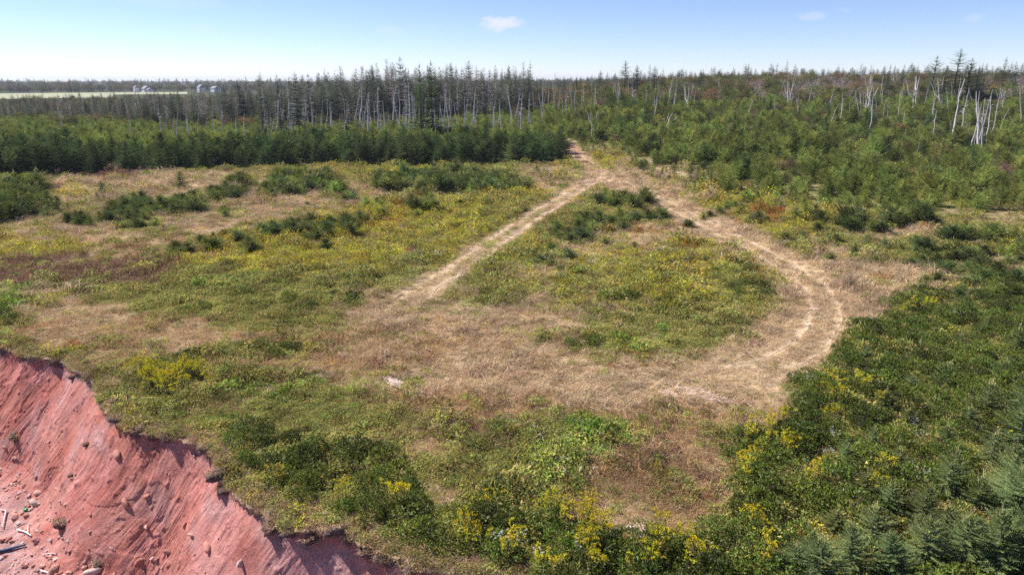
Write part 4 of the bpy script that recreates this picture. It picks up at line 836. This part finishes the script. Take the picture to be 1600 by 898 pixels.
for (px0, py0, h, lb) in ((283, 294, 2.3, 'lone rounded small spruce in the straw in front of the spruce wall'), (161, 302, 1.6, 'small dark spruce above its lower twin in the meadow straw'),
                          (153, 314, 1.0, 'lower bushier of the two small spruces standing together in the straw'), (375, 292, 1.9, 'pointed small spruce at the end of the long bush strip'), (632, 282, 2.4, 'pointed spruce topping the broad thicket before the wall'),
                          (713, 279, 3.0, 'tallest pointed spruce of the broad thicket before the wall'), (838, 272, 1.3, 'small round dark spruce in the straw beside the track bend')):
    x0, y0 = at(px0, py0); thing('young_spruce', (x0, y0, float(H(x0, y0))-.05), (.02, 0, px0), (h/5.6*1.55, h/5.6*1.55, h/5.6), WALL[(0, 3)[px0 % 2]], lb, 'spruce')

# ------------------------------------------------------------------ near young spruces, bayberry thicket, goldenrod
NEAR = [(1475, 775, 1.7), (1588, 705, 2.3), (1595, 815, 2.4), (1572, 770, 1.9), (1500, 880, 1.8), (1560, 905, 2.0), (1330, 890, 1.6), (1272, 905, 1.3), (1395, 905, 1.7), (1436, 818, 1.6), (1382, 798, 1.2), (1345, 775, 1.2), (1600, 905, 2.2),
        (1480, 700, 1.1), (1512, 665, 1.0), (1362, 696, 1.0), (1420, 668, 1.0), (1240, 895, 1.0), (1300, 830, 1.0), (1540, 645, 1.2), (1598, 640, 1.6), (1560, 595, 1.2), (1470, 596, 1.1), (1430, 566, 1.0), (1500, 545, 1.1), (1540, 515, 1.0), (1590, 548, 1.3), (1422, 610, .9), (1452, 645, 1.0), (1400, 732, 1.0), (1545, 720, 1.4), (1440, 880, 1.6), (1360, 850, 1.2), (1520, 800, 1.3), (1470, 840, 1.2),
        (1640, 700, 2.0), (1650, 800, 2.2), (1660, 890, 2.0), (1690, 760, 2.0), (1640, 620, 1.6), (1350, 560, .8), (1380, 640, .9), (1320, 720, .8)]
NW = ['at the edge of the straw', 'in the middle of the bayberry thicket', 'at the far back of the bayberry thicket', 'at the near end of the bayberry thicket']
near_xy = []
rng = np.random.default_rng(91)
for i, (px0, py0, h) in enumerate(NEAR):
    x0, y0 = at(px0, py0); near_xy.append((x0, y0)); k = h/1.5
    big = 'large bushy' if h > 1.8 else 'medium' if h > 1.15 else 'small'
    w_ = NW[3] if py0 > 780 else NW[2] if py0 < 620 else NW[1]
    thing('young_spruce', (x0, y0, float(H(x0, y0))-.05), (rng.normal(0, .08), rng.normal(0, .08), rng.uniform(0, 6.28)), (k*1.1*rng.uniform(.8, 1.2), k*1.1*rng.uniform(.8, 1.2), k*rng.uniform(.8, 1.2)) if h < 1.55 else (h/2.3*rng.uniform(.85, 1.1), h/2.3*rng.uniform(.85, 1.1), h/2.3*rng.uniform(.85, 1.15)), BLUE[i % 5] if h < 1.55 else BIGB[i % 3], '%s young spruce with pale leaders %s' % (big, w_), 'spruce', '%s young spruces %s' % (big, w_))
near_xy = np.array(near_xy)
x, y = jitter(-14, 60, 11, 62, .92, 93); px, py = proj(x, y, H(x, y)); k = (inpoly(px+22*fbm(x/1.5, y/1.5, 95, 2), py+14*fbm(x/1.5, y/1.5, 96, 2), Z_BAY) | inpoly(px, py, Z_BAY2)) & (px < 1850) & (sea(x, y)[0] < -.7)
x, y, px, py = x[k], y[k], px[k], py[k]
dn = np.min(np.hypot(x[:, None]-near_xy[:, 0], y[:, None]-near_xy[:, 1]), 1); k = (dn > .75) & (R.random(len(x)) < np.where(inpoly(px, py, Z_BAY2), .9, .97)); x, y, px, py = x[k], y[k], px[k], py[k]
extra = [(905, 535, 28, 10, .9), (420, 548, 44, 14, 1.0), (10, 495, 28, 12, 1.0), (245, 592, 62, 16, .95), (300, 560, 40, 10, .8), (1170, 455, 40, 18, .7), (500, 470, 60, 12, .5), (300, 485, 40, 8, .6), (215, 600, 30, 20, .9), (1130, 420, 60, 12, .5), (870, 425, 50, 10, .5), (1000, 465, 60, 12, .4)]
ex, ey = jitter(-40, 30, 20, 70, .95, 97); epx, epy = proj(ex, ey, H(ex, ey)); kk = np.zeros(len(ex), bool)
for c in extra: kk |= ((((epx-c[0])/c[2])**2+((epy-c[1])/c[3])**2) < 1) & (R.random(len(ex)) < c[4])
kk &= sea(ex, ey)[0] < -.5
mainn = len(x); x = np.concatenate([x, ex[kk]]); y = np.concatenate([y, ey[kk]]); px = np.concatenate([px, epx[kk]]); py = np.concatenate([py, epy[kk]]); ism = np.arange(len(x)) < mainn
rot, scl, pid = spread(x, y, .68, 1.15, .08, .18, 6, 98); scl[~ism] *= .72; scl *= (1.12+.35*fbm(x/4, y/4, 99, 2))[:, None]
thin = inpoly(px, py, Z_BAY2); scl[thin] *= .85
vis = inframe(px, py, 30); order = [i for i in np.argsort(np.hypot(x, y)) if vis[i]][:300]; m = np.zeros(len(x), bool); m[order] = True
g1 = m & ism & ~thin; a = g1 & (py > 760); place_all('bayberry_shrub', BAY, x[a], y[a], rot[a], scl[a], pid[a], 'dark bayberry shrub in the near strip', 'shrub', 'near strip bayberry', where=W_STRIP)
a = g1 & (py <= 760); place_all('bayberry_shrub', BAY, x[a], y[a], rot[a], scl[a], pid[a], 'dark bayberry shrub in the dense thicket', 'shrub', 'thicket bayberry', where=W_BAYD)
a = m & thin; place_all('bayberry_shrub', BAY, x[a], y[a], rot[a], scl[a], pid[a], 'olive green bayberry shrub growing back from the cliff edge', 'shrub', 'bayberry shrubs along the cliff edge')
a = m & ~ism; place_all('bayberry_shrub', BAY, x[a], y[a], rot[a], scl[a], pid[a], 'small dark green shrub in a patch out in the open meadow', 'shrub', 'small shrubs out in the meadow')
C_BAY = proto_collection('bayberry_rest', [joined(p) for p in BAY])
scatter('bayberry_thicket', np.stack([x, y, H(x, y)-.05], 1)[~m], rot[~m], scl[~m], pid[~m], C_BAY, 'bayberry thicket running on beyond the nearer shrubs', 'thicket')

GROD = [(1190, 690, 30, 22, 14, 'a'), (1165, 735, 12, 20, 6, 'a'), (1232, 700, 26, 18, 9, 'a'), (1212, 660, 20, 12, 6, 'a'), (1270, 752, 18, 8, 5, 'b'), (1290, 612, 22, 10, 6, 'b'), (1345, 615, 22, 8, 4, 'b'), (1370, 632, 8, 5, 2, 'b'), (1385, 745, 8, 8, 2, 'b'), (1300, 625, 30, 8, 4, 'b'), (1355, 770, 14, 8, 2, 'b'), (1280, 660, 30, 12, 4, 'b'),
        (895, 815, 40, 14, 13, 'c'), (850, 805, 30, 12, 7, 'c'), (935, 838, 40, 16, 13, 'c'), (905, 862, 30, 10, 8, 'c'), (1022, 825, 10, 12, 3, 'd'), (1040, 858, 40, 14, 10, 'd'), (1015, 885, 30, 12, 10, 'd'), (1080, 885, 16, 10, 5, 'd'), (740, 850, 22, 14, 7, 'c'), (795, 870, 20, 14, 6, 'c'), (725, 832, 20, 6, 4, 'c'), (925, 892, 40, 6, 6, 'd'), (840, 895, 40, 6, 5, 'c'),
        (1195, 880, 10, 16, 5, 'd'), (1180, 828, 12, 8, 3, 'd'), (1165, 822, 10, 6, 2, 'd'), (620, 780, 30, 14, 6, 'e'), (540, 775, 20, 8, 4, 'e'), (760, 790, 14, 8, 3, 'e'), (225, 580, 26, 10, 12, 'f'), (270, 592, 42, 16, 34, 'f'), (245, 612, 22, 10, 8, 'f'), (300, 580, 24, 8, 8, 'f'), (1450, 480, 30, 6, 5, 'b'), (1400, 490, 30, 6, 4, 'b'), (1560, 690, 20, 8, 2, 'b')]
GW = {'a': 'at the straw edge of the bayberry thicket', 'b': 'scattered through the bayberry thicket', 'c': 'in the near bayberry strip nearer the cliff', 'd': 'in the near bayberry strip below the brown grass', 'e': 'among the shrubs back from the cliff edge', 'f': 'in the bright yellow clump close to the cliff edge'}
rng = np.random.default_rng(103)
for (cx, cy_, rx, ry, n, w_) in GROD:
    for _ in range(n):
        x0, y0 = at(cx+rng.normal(0, .55)*rx, cy_+rng.normal(0, .55)*ry+10)
        if float(sea(np.array(x0), np.array(y0))[0]) > -.3: continue
        k = rng.uniform(.75, 1.15)*(1.0 if w_ in 'abcde' else 1.05)
        thing('goldenrod', (x0, y0, float(H(x0, y0))+(.12 if w_ in 'abcd' else .02)), (rng.normal(0, .08), rng.normal(0, .08), rng.uniform(0, 6.28)), k, GOLD[rng.integers(0, 4)], 'yellow goldenrod plume '+GW[w_], 'goldenrod', 'goldenrod plants '+GW[w_])
for i, (cx, cy_, n) in enumerate(((806, 866, 2), (845, 885, 1), (1262, 602, 2), (1440, 668, 1), (1430, 700, 1), (1300, 695, 1), (785, 866, 1), (1500, 500, 1), (910, 872, 1), (1425, 765, 1), (1297, 720, 1))):
    for _ in range(n):
        x0, y0 = at(cx+rng.normal(0, 8), cy_+rng.normal(0, 5)+8)
        thing('white_aster', (x0, y0, float(H(x0, y0))+.15), (0, 0, rng.uniform(0, 6.28)), rng.uniform(.9, 1.3), ASTER[rng.integers(0, 2)], 'white flowering aster cluster among the bayberry shrubs', 'aster', 'white asters in the bayberry')

# ------------------------------------------------------------------ standing dead trunks
rng = np.random.default_rng(111)
def dead(b, t, protos, pid, label, group=None, h0=7.0, dz=1.6, name='dead_tree'):
    """base and tip read off the photo; the foot is hidden by young spruces, so the trunk starts lower than it shows"""
    x0, y0 = at(*b, dz=dz); z0 = float(H(x0, y0)); d = ray(*t); k = y0/d[1]; tip = np.array([d[0]*k, y0, CAMH+d[2]*k]); v = tip-np.array([x0, y0, z0+dz]); L = np.linalg.norm(v)
    lean = math.atan2(v[0], v[2]); lean = max(-1.1, min(1.1, lean)); hh = L+dz/max(.3, math.cos(lean))
    s = hh/h0; xb = x0-math.tan(lean)*dz if abs(lean) < .9 else x0
    return thing(name, (xb, y0, z0-.1), (0, lean, 0) if pid % 2 else (rng.normal(0, .04), lean, 0), (max(s, .75), max(s, .75), s), protos[pid], label, 'dead tree', group)
SN = [((1362, 197), (1369, 132)), ((1490, 210), (1511, 120)), ((1502, 212), (1520, 137)), ((1517, 228), (1534, 160)), ((1530, 222), (1547, 137)), ((1527, 224), (1536, 140)), ((1552, 208), (1570, 132)), ((1563, 204), (1579, 168)), ((1460, 203), (1466, 169)), ((1455, 188), (1461, 142)),
      ((1296, 166), (1302, 124)), ((1345, 174), (1348, 143)), ((1352, 176), (1360, 133)), ((1405, 179), (1410, 140)), ((1238, 161), (1240, 146)), ((1247, 158), (1248, 141)), ((1264, 158), (1268, 136)), ((1412, 193), (1418, 172)), ((1450, 190), (1450, 178)), ((1487, 204), (1488, 186)), ((1535, 224), (1541, 150)), ((1522, 226), (1526, 188)), ((1513, 218), (1515, 190)), ((1586, 196), (1582, 180)), ((1597, 190), (1598, 128)), ((1417, 206), (1417, 201)), ((1566, 172), (1573, 140)), ((1541, 220), (1549, 145)), ((1507, 208), (1512, 190)), ((1559, 192), (1563, 160)), ((1496, 160), (1503, 120)), ((1532, 205), (1533, 140))]
for i, (b, t) in enumerate(SN): dead(b, t, POLE, i % 6, 'pale leaning dead trunk rising out of the young spruces on the slope', 'leaning dead trunks on the slope')
dead((1427, 172), (1429, 117), FORK, 1, 'tall forked white dead tree standing over the young spruces', None, 9.0)
dead((1435, 186), (1420, 167), POLE, 5, 'thick white dead trunk fallen aslant below the forked dead tree', None, 7.0, .8)
dead((1300, 188), (1313, 160), POLE, 1, 'short pale dead trunk leaning over alone on the green slope')
dead((1432, 243), (1436, 221), POLE, 4, 'broken white stub with a long bare side limb low on the slope')
dead((925, 207), (923, 170), FORK, 0, 'slim forked dead tree standing just behind the track gap', None, 9.0)
dead((1044, 192), (1052, 175), FORK, 0, 'small bleached forked snag in the middle of the green stand', None, 9.0)
dead((1400, 132), (1397, 108), FORK, 2, 'spreading white forked snag at the skyline of the ridge', None, 9.0, 1.0)
dead((803, 192), (812, 143), POLE, 4, 'large pale dead trunk with short limbs at the end of the pole group', None, 7.0)
dead((252, 212), (246, 165), POLE, 4, 'white dead spruce leaning at the near edge of the old forest')
dead((103, 205), (88, 155), POLE, 2, 'single pale pole leaning across the dark trees by the sea side')
dead((569, 205), (566, 190), POLE, 5, 'thick broken white stump among the thin poles')
dead((206, 215), (200, 180), POLE, 4, 'thin grey dead pole beside the first tall spruces of the old forest'); dead((198, 262), (193, 220), POLE, 2, 'grey dead trunk standing inside the dark spruce wall', None, 7.0, .3)
for i in range(190):
    if i < 110:
        bx = rng.uniform(430, 830); by = rng.uniform(186, 203); hp = rng.uniform(16, 46) if rng.random() < .75 else rng.uniform(40, 62); lb, g = 'thin pale dead pole before the old forest', 'dead poles along the old forest'
    elif i < 135: bx = rng.uniform(240, 430); by = rng.uniform(196, 208); hp = rng.uniform(16, 38); lb, g = 'thin pale dead pole before the old forest', 'dead poles along the old forest'
    else: bx = rng.uniform(800, 1060); by = rng.uniform(146, 178)-(bx-800)*.03; hp = rng.uniform(12, 40); lb, g = 'thin grey dead pole behind the track gap', 'dead poles behind the track gap'
    w_ = ' '+next(t for lim, t in (W_FOREST if i < 135 else ((870, 'next to the old forest'), (960, 'above the gap'), (BIG_, 'below the skyline row'))) if bx < lim); lb += w_; g += w_
    dead((bx, by), (bx+rng.normal(0, .09)*hp, by-hp), POLE, int(rng.integers(0, 6)), lb, g, 7.0, 3.2)
for i in range(44):
    bx = rng.uniform(1060, 1600); by = rng.uniform(138, 178)+(bx-1060)*.02; hp = rng.uniform(14, 40); w_ = next(t for lim, t in W_RIDGE if bx < lim)
    dead((bx, by), (bx+rng.normal(.08, .12)*hp, by-hp), FORK if i % 7 == 0 else POLE, int(rng.integers(0, 3 if i % 7 == 0 else 6)), 'thin bleached dead trunk high on the slope '+w_, 'bleached trunks high on the slope '+w_, 9.0 if i % 7 == 0 else 7.0, 2.2)
# tall spruces that break the skyline
for (bx, by, ty, lb) in ((976, 135, 92, 'dark layered spruce, the tallest on the skyline behind the track gap'), (994, 135, 99, 'dark spruce next to the tallest one on the skyline'), (1014, 134, 99, 'slim spruce, third in the skyline row behind the gap'), (1022, 133, 101, 'slim spruce, fourth in the skyline row behind the gap'), (1035, 133, 104, 'thin-topped spruce ending the skyline row behind the gap'),
                         (1212, 130, 96, 'thin spindly spruce standing alone on the ridge skyline'), (1457, 135, 84, 'dark spruce just before the tallest group on the ridge'), (1491, 140, 73, 'tallest broad dark spruce on the ridge'), (1474, 140, 100, 'low broad dark spruce filling in before the tallest ridge spruce'), (1525, 138, 103, 'low broad dark spruce filling in beyond the tallest ridge spruce'), (1511, 140, 88, 'dark spruce leaning against the tallest one on the ridge'), (1537, 130, 96, 'dark ragged spruce beyond the tallest ridge group'), (1566, 128, 86, 'pointed spruce with open branches near the ridge end'), (1582, 128, 94, 'thin-topped spruce at the ridge end'),
                         (658, 195, 94, 'tall thin-topped spruce towering over the old forest'), (676, 195, 90, 'tallest spire of the old forest'), (541, 195, 107, 'spruce with a bare tufted top above the old forest'), (467, 195, 108, 'ragged spruce top above the grey end of the old forest'), (439, 195, 112, 'thin spruce spire at the grey end of the old forest'), (411, 195, 115, 'slender spruce top beside the pale twiggy dead tree'), (1110, 132, 103, 'wind-bent spruce on the skyline between the hardwoods'), (938, 135, 108, 'small spruce on the skyline before the row behind the gap')):
    x0, y0 = at(bx, by, 4.0); z0 = float(H(x0, y0)); d = ray(bx, ty); k = y0/d[1]; h = CAMH+d[2]*k-z0; s = h/14.6
    wide = 2.3 if bx in (1491, 1511, 1474) else 1.8 if bx in (976, 994, 1457, 1525) else 1.1
    thing('tall_spruce', (x0, y0, z0-.2), (0, 0, bx), (s*wide*.85, s*wide*.85, s), BROAD[int(bx) % 3] if wide > 1.2 or bx in (1566, 1537, 658, 676) else TALL[int(bx) % 6], lb, 'spruce')
# post at the track gap
x0, y0 = at(926, 239); mb = MB(); mb.tube([(0, 0, -.2), (0, 0, .6), (.02, 0, 1.25)], [.09, .085, .08], (.42, .36, .30), 8); mb.tube([(.02, 0, 1.25), (.02, 0, 1.28)], [.08, .001], (.42, .36, .30), 8)
tag(link('wooden_post', mb.mesh('wooden_post', M_DEAD)), 'short weathered wooden post beside the track gap', 'post').location = (x0, y0, float(H(x0, y0)))

# ------------------------------------------------------------------ cliff: sods, stones, driftwood, litter
M_STONE = soil_mat('sandstone', 2.0, .4)
def stone_mesh(seed, flat=1.0, col=(.46, .25, .21)):
    rng = np.random.default_rng(seed); mb = MB(); th, ph = np.meshgrid(np.linspace(0, 2*np.pi, 15), np.linspace(0, np.pi, 9), indexing='ij')
    d = np.stack([np.cos(th)*np.sin(ph), np.sin(th)*np.sin(ph), np.cos(ph)], -1); r = np.ones(th.shape)
    for _ in range(9):   # knocked-off faces
        n_ = unit(rng.normal(size=3)); q = d@n_; lim = rng.uniform(.55, .85); r = np.where(q*r > lim, lim/np.maximum(q, .01), r)
    r = r*(1+.05*rng.normal()); V = d*r[..., None]*np.array([1, .75, .55*flat]); mb.grid(V[:, ::-1], np.array(col)*rng.uniform(.9, 1.1)); return mb.mesh('stone', M_STONE)
STONES = [stone_mesh(700+i, rngf, c) for i, (rngf, c) in enumerate(((1, (.46, .24, .20)), (.7, (.52, .30, .25)), (1.2, (.40, .18, .14)), (.8, (.55, .40, .36)), (1, (.44, .21, .17)), (.6, (.50, .34, .31))))]
def put(name, mesh, px, py, s, label, cat, group=None, rot=None, sink=.35, seed=0):
    p, n_ = at_cliff(px, py)
    if p is None: return None
    r_ = random.Random(seed+int(px*7+py)); o = link(name, mesh); q = n_.to_track_quat('Z', 'Y').to_euler() if n_.z > 0 else (0, 0, 0)
    o.rotation_euler = rot if rot else (q[0]+r_.uniform(-.3, .3), q[1]+r_.uniform(-.3, .3), r_.uniform(0, 6.28)); o.location = p+n_*(s*(.5-sink)); o.scale = (s*r_.uniform(.8, 1.3), s*r_.uniform(.8, 1.2), s*r_.uniform(.8, 1.1)); return tag(o, label, cat, group)
BIG = [(85, 893, .36, 'angular dark red block at the foot of the cliff'), (145, 893, .32, 'pale tilted slab at the foot of the cliff'), (325, 855, .22, 'rounded red boulder stuck low in the cliff face'), (300, 835, .22, 'long pale stone jutting from the cliff face above the red boulder'), (197, 785, .26, 'grey-pink wedge of rock in the middle of the cliff face'),
       (183, 710, .24, 'jutting red clod under the cliff brow'), (228, 823, .16, 'pale stone casting a streak in the mid cliff face'), (265, 862, .18, 'pink stone half buried low in the face'), (8, 843, .26, 'flat purple stone beside the dark pipe'), (25, 808, .36, 'large rounded purple-pink boulder on the beach'), (55, 785, .28, 'pale boulder where the beach meets the clay'), (20, 757, .20, 'pale slab high on the clay apron'), (77, 690, .20, 'pale round stone high on the cliff face'), (378, 880, .20, 'pale upright stone near the brow end of the face'), (58, 845, .24, 'red boulder behind the bleached forked branch'), (305, 712, .15, 'cream stone near the cliff brow'), (230, 775, .14, 'dark clod beside a crack in the face'), (175, 857, .14, 'cream stone at the end of a crack in the face'), (60, 770, .2, 'pale pink stone above the green litter'), (290, 820, .16, 'small brown clod on the open face')]
for i, (a, b, s, lb) in enumerate(BIG): put('stone', STONES[(i*2+1) % 6 if 'pale' in lb or 'cream' in lb else (i*2) % 6], a, b, s, lb, 'stone')
rng = np.random.default_rng(121)
for i in range(70):
    a, b = rng.uniform(0, 150)**1.0, rng.uniform(735, 898)
    if b < 735+a*1.0 - 10 and rng.random() < .7: continue
    put('stone', STONES[rng.integers(0, 6)], a, b, rng.uniform(.05, .14), 'small broken stone lying on the beach at the cliff foot', 'stone', 'small stones on the beach')
for i in range(85):
    a, b = rng.uniform(0, 560), rng.uniform(580, 898); h_ = at_cliff(a, b)
    if h_[0] is None or h_[0].z > -1.0: continue
    put('stone', STONES[rng.integers(0, 6)], a, b, rng.uniform(.03, .09), 'small pink stone bedded in the cliff face', 'stone', 'small stones in the cliff face', sink=.5)
n = 9000; rx = rng.uniform(-27, -6, n); ry = rng.uniform(14, 34, n); pts = []; 
for a, b in zip(rx, ry):
    h_ = cliff_bvh.ray_cast(Vector((a, b, 5)), Vector((0, 0, -1)))
    if h_[0] is not None and h_[0].z < -3.6 and (h_[0].z < -4.9 or rng.random() < .35): pts.append(tuple(h_[0]))
pts = np.array(pts); m_ = len(pts); C_PEB = proto_collection('pebbles', STONES); sz = .02+.17*rng.random(m_)**4
scatter('beach_rubble', pts, np.stack([rng.normal(0, .4, m_), rng.normal(0, .4, m_), rng.uniform(0, 6.28, m_)], 1), np.stack([sz]*3, 1), rng.integers(0, 6, m_), C_PEB, 'pink and grey rubble strewn over the beach and cliff foot', 'rubble')
# driftwood and pipe
def stick(pts_px, r0, col, name, label, cat, mat, lift=.05, forks=()):
    P = []
    for q in pts_px:
        h_, nn = at_cliff(*q); P.append(h_+nn*(r0+lift))
    mb = MB(); mb.tube(np.array([tuple(p) for p in P]), np.linspace(r0, r0*.6, len(P)), col, 7)
    for f in forks:
        F = [at_cliff(*q) for q in f]; mb.tube(np.array([tuple(h_+nn*(r0+lift)) for h_, nn in F]), [r0*.7, r0*.4], col, 6)
    return tag(link(name, mb.mesh(name, mat, True)), label, cat)
wood = (.62, .55, .52)
stick([(11, 799), (8, 812), (5, 826)], .045, wood, 'driftwood', 'bleached straight stick on the beach at the picture edge', 'driftwood', M_DEAD, .05, [((11, 800), (1, 797))])
stick([(28, 829), (41, 832), (51, 838)], .04, wood, 'driftwood', 'bleached forked branch lying before the red boulder', 'driftwood', M_DEAD, .06, [((46, 835), (45, 822))])
stick([(22, 826), (32, 818), (43, 815)], .025, wood, 'driftwood', 'thin curved pale twig behind the forked branch', 'driftwood', M_DEAD)
stick([(68, 868), (78, 866), (90, 865)], .03, wood, 'driftwood', 'short pale stick below the pipe end', 'driftwood', M_DEAD)
stick([(65, 892), (75, 895), (83, 898)], .035, wood, 'driftwood', 'pale stick beside the angular dark red block', 'driftwood', M_DEAD)
M_PIPE = material('dark_blue_pipe', (.045, .055, .12), .5, .3)
stick([(-14, 868), (0, 863), (18, 859), (32, 855), (41, 853)], .085, (.05, .06, .12), 'pipe', 'dark blue-black pipe end poking out of the beach rubble', 'pipe', M_PIPE, .02)
M_LIT = material('green_plastic', (.03, .28, .11), .4, .4)
mb = MB(); th, ph = np.meshgrid(np.linspace(0, 6.283, 12), np.linspace(0, np.pi, 7), indexing='ij'); rr = 1+.5*fbm(np.cos(th)*2+5, ph*2, 5, 3); mb.grid((np.stack([np.cos(th)*np.sin(ph), np.sin(th)*np.sin(ph)*.6, np.cos(ph)*.5], -1)*rr[..., None])[:, ::-1], (.03, .3, .12))
put('crumpled_litter', mb.mesh('crumpled_litter', M_LIT), 41, 797, .14, 'crumpled green plastic litter below the clay', 'litter', sink=.2)
# fallen sods with dry grass
M_SOD = soil_mat('dark_topsoil', 2.5, .6)
def sod(seed, hang=0):
    rng = np.random.default_rng(seed); mb = MB(); th, ph = np.meshgrid(np.linspace(0, 6.283, 19), np.linspace(0, np.pi, 11), indexing='ij'); d = np.stack([np.cos(th)*np.sin(ph), np.sin(th)*np.sin(ph), np.cos(ph)], -1)
    r = 1+.55*fbm(d[..., 0]*2.2+seed, d[..., 1]*2.2+d[..., 2]*1.7, seed, 4); r[-1] = r[0]; mb.grid((d*r[..., None]*np.array([1.0, .8, .5]))[:, ::-1], (.13, .085, .08)); a = mb.mesh('soil_lump', M_SOD, True)
    g = MB(); blades(rng, 130, .95, .85, .05, 1.1, (0, 0), STRAWC+BROWNC+PURPC, g, 1.2); v = [p.copy() for p in g.v]
    for p in v: p[:, 2] += .28
    g.v = v; return [('soil_lump', a), ('grass_tuft', g.mesh('grass_tuft', M_STRAW))]
SODS = [sod(800+i) for i in range(4)]
for i, (a, b, s, lb) in enumerate(((88, 566, .36, 'overhanging sod at the far brow of the cliff'), (115, 590, .22, 'small sod slipping from the brow above the pale streak'), (140, 588, .24, 'dark sod lip on the brow just before the edge turns down'), (170, 632, .32, 'purple-brown sod under the yellow goldenrod clump'), (185, 655, .30, 'grassy sod hanging below the goldenrod clump'), (215, 672, .26, 'dark sod under the long level brow'), (238, 682, .24, 'sod with straw hanging over the level brow'), (262, 684, .24, 'dark root mat midway along the level brow'), (322, 700, .26, 'sod at the notch where the brow drops'),
                                   (340, 742, .36, 'hanging turf flap on the steep part of the brow'), (352, 765, .28, 'dark clod under the hanging turf flap'), (426, 825, .30, 'ragged root mat at the start of the near brow'), (455, 832, .28, 'dark overhanging turf of the near brow'), (485, 842, .26, 'turf overhang with straw fringe on the near brow'), (522, 830, .34, 'straw-covered sod standing proud of the near brow'), (572, 860, .30, 'dark slipped sod below the near brow'), (600, 868, .28, 'turf clod slumping at the near corner of the brow'), (640, 885, .26, 'sod at the very end of the brow in view'),
                                   (98, 818, .34, 'lone tuft of grassy sod sitting on the clay slope'), (24, 682, .28, 'green-brown tuft growing high on the cliff face'), (136, 694, .18, 'small dark tuft in a gully of the cliff face'), (152, 880, .16, 'dark scrap of sod beside the pale tilted slab'), (112, 742, .14, 'little dark plant tuft on the clay apron'), (60, 788, .12, 'tiny green-brown tuft above the green litter'))):
    p, nn = at_cliff(a, b)
    if p is None: continue
    thing('grass_sod', tuple(p+nn*(.05*s)), (rng.normal(0, .25), rng.normal(0, .25), rng.uniform(0, 6.28)), (s*1.2, s*1.2, s), SODS[i % 4], lb, 'sod')
# straw fringe along the brow
n = 2600; q = rng.random(n); vis_ = np.where((smt[:, 0] > -34) & (smt[:, 0] < 2))[0]; ii = rng.choice(vis_, n); off_ = rng.uniform(-.75, .06, n)
ex = smt[ii, 0]+nrm[ii, 0]*off_; ey = smt[ii, 1]+nrm[ii, 1]*off_; ez = H(ex, ey)+.03; out_a = np.arctan2(nrm[ii, 1], nrm[ii, 0])
sc = rng.uniform(.6, 1.15, n); tl = np.where(off_ > -.25, rng.uniform(.2, .9, n), rng.normal(0, .15, n))
kd = rng.choice([S, S, B, B, P_, G], n); rot = np.stack([rng.normal(0, .1, n), tl, out_a], 1)
scatter('brow_grass', np.stack([ex, ey, ez], 1), rot, np.stack([sc, sc, sc], 1), kd*4+rng.integers(0, 4, n), TUFTS, 'dry grass fringe hanging over the cliff brow', 'grass')

# ------------------------------------------------------------------ air
mh_ = bpy.data.materials.new('thin_haze'); mh_.cycles.volume_sampling = 'EQUIANGULAR'; mh_.use_nodes = True; t_ = mh_.node_tree; t_.nodes.clear()
vo = t_.nodes.new('ShaderNodeVolumePrincipled'); vo.inputs['Color'].default_value = (.80, .86, 1.0, 1); vo.inputs['Density'].default_value = .00013; vo.inputs['Anisotropy'].default_value = 0.0
oo = t_.nodes.new('ShaderNodeOutputMaterial'); t_.links.new(vo.outputs[0], oo.inputs['Volume'])
tag(link('haze', boxm('haze', mh_, -3800, 3800, -3700, 6400, -30, 38)), 'thin bluish haze over the whole landscape', 'haze', None, 'stuff')
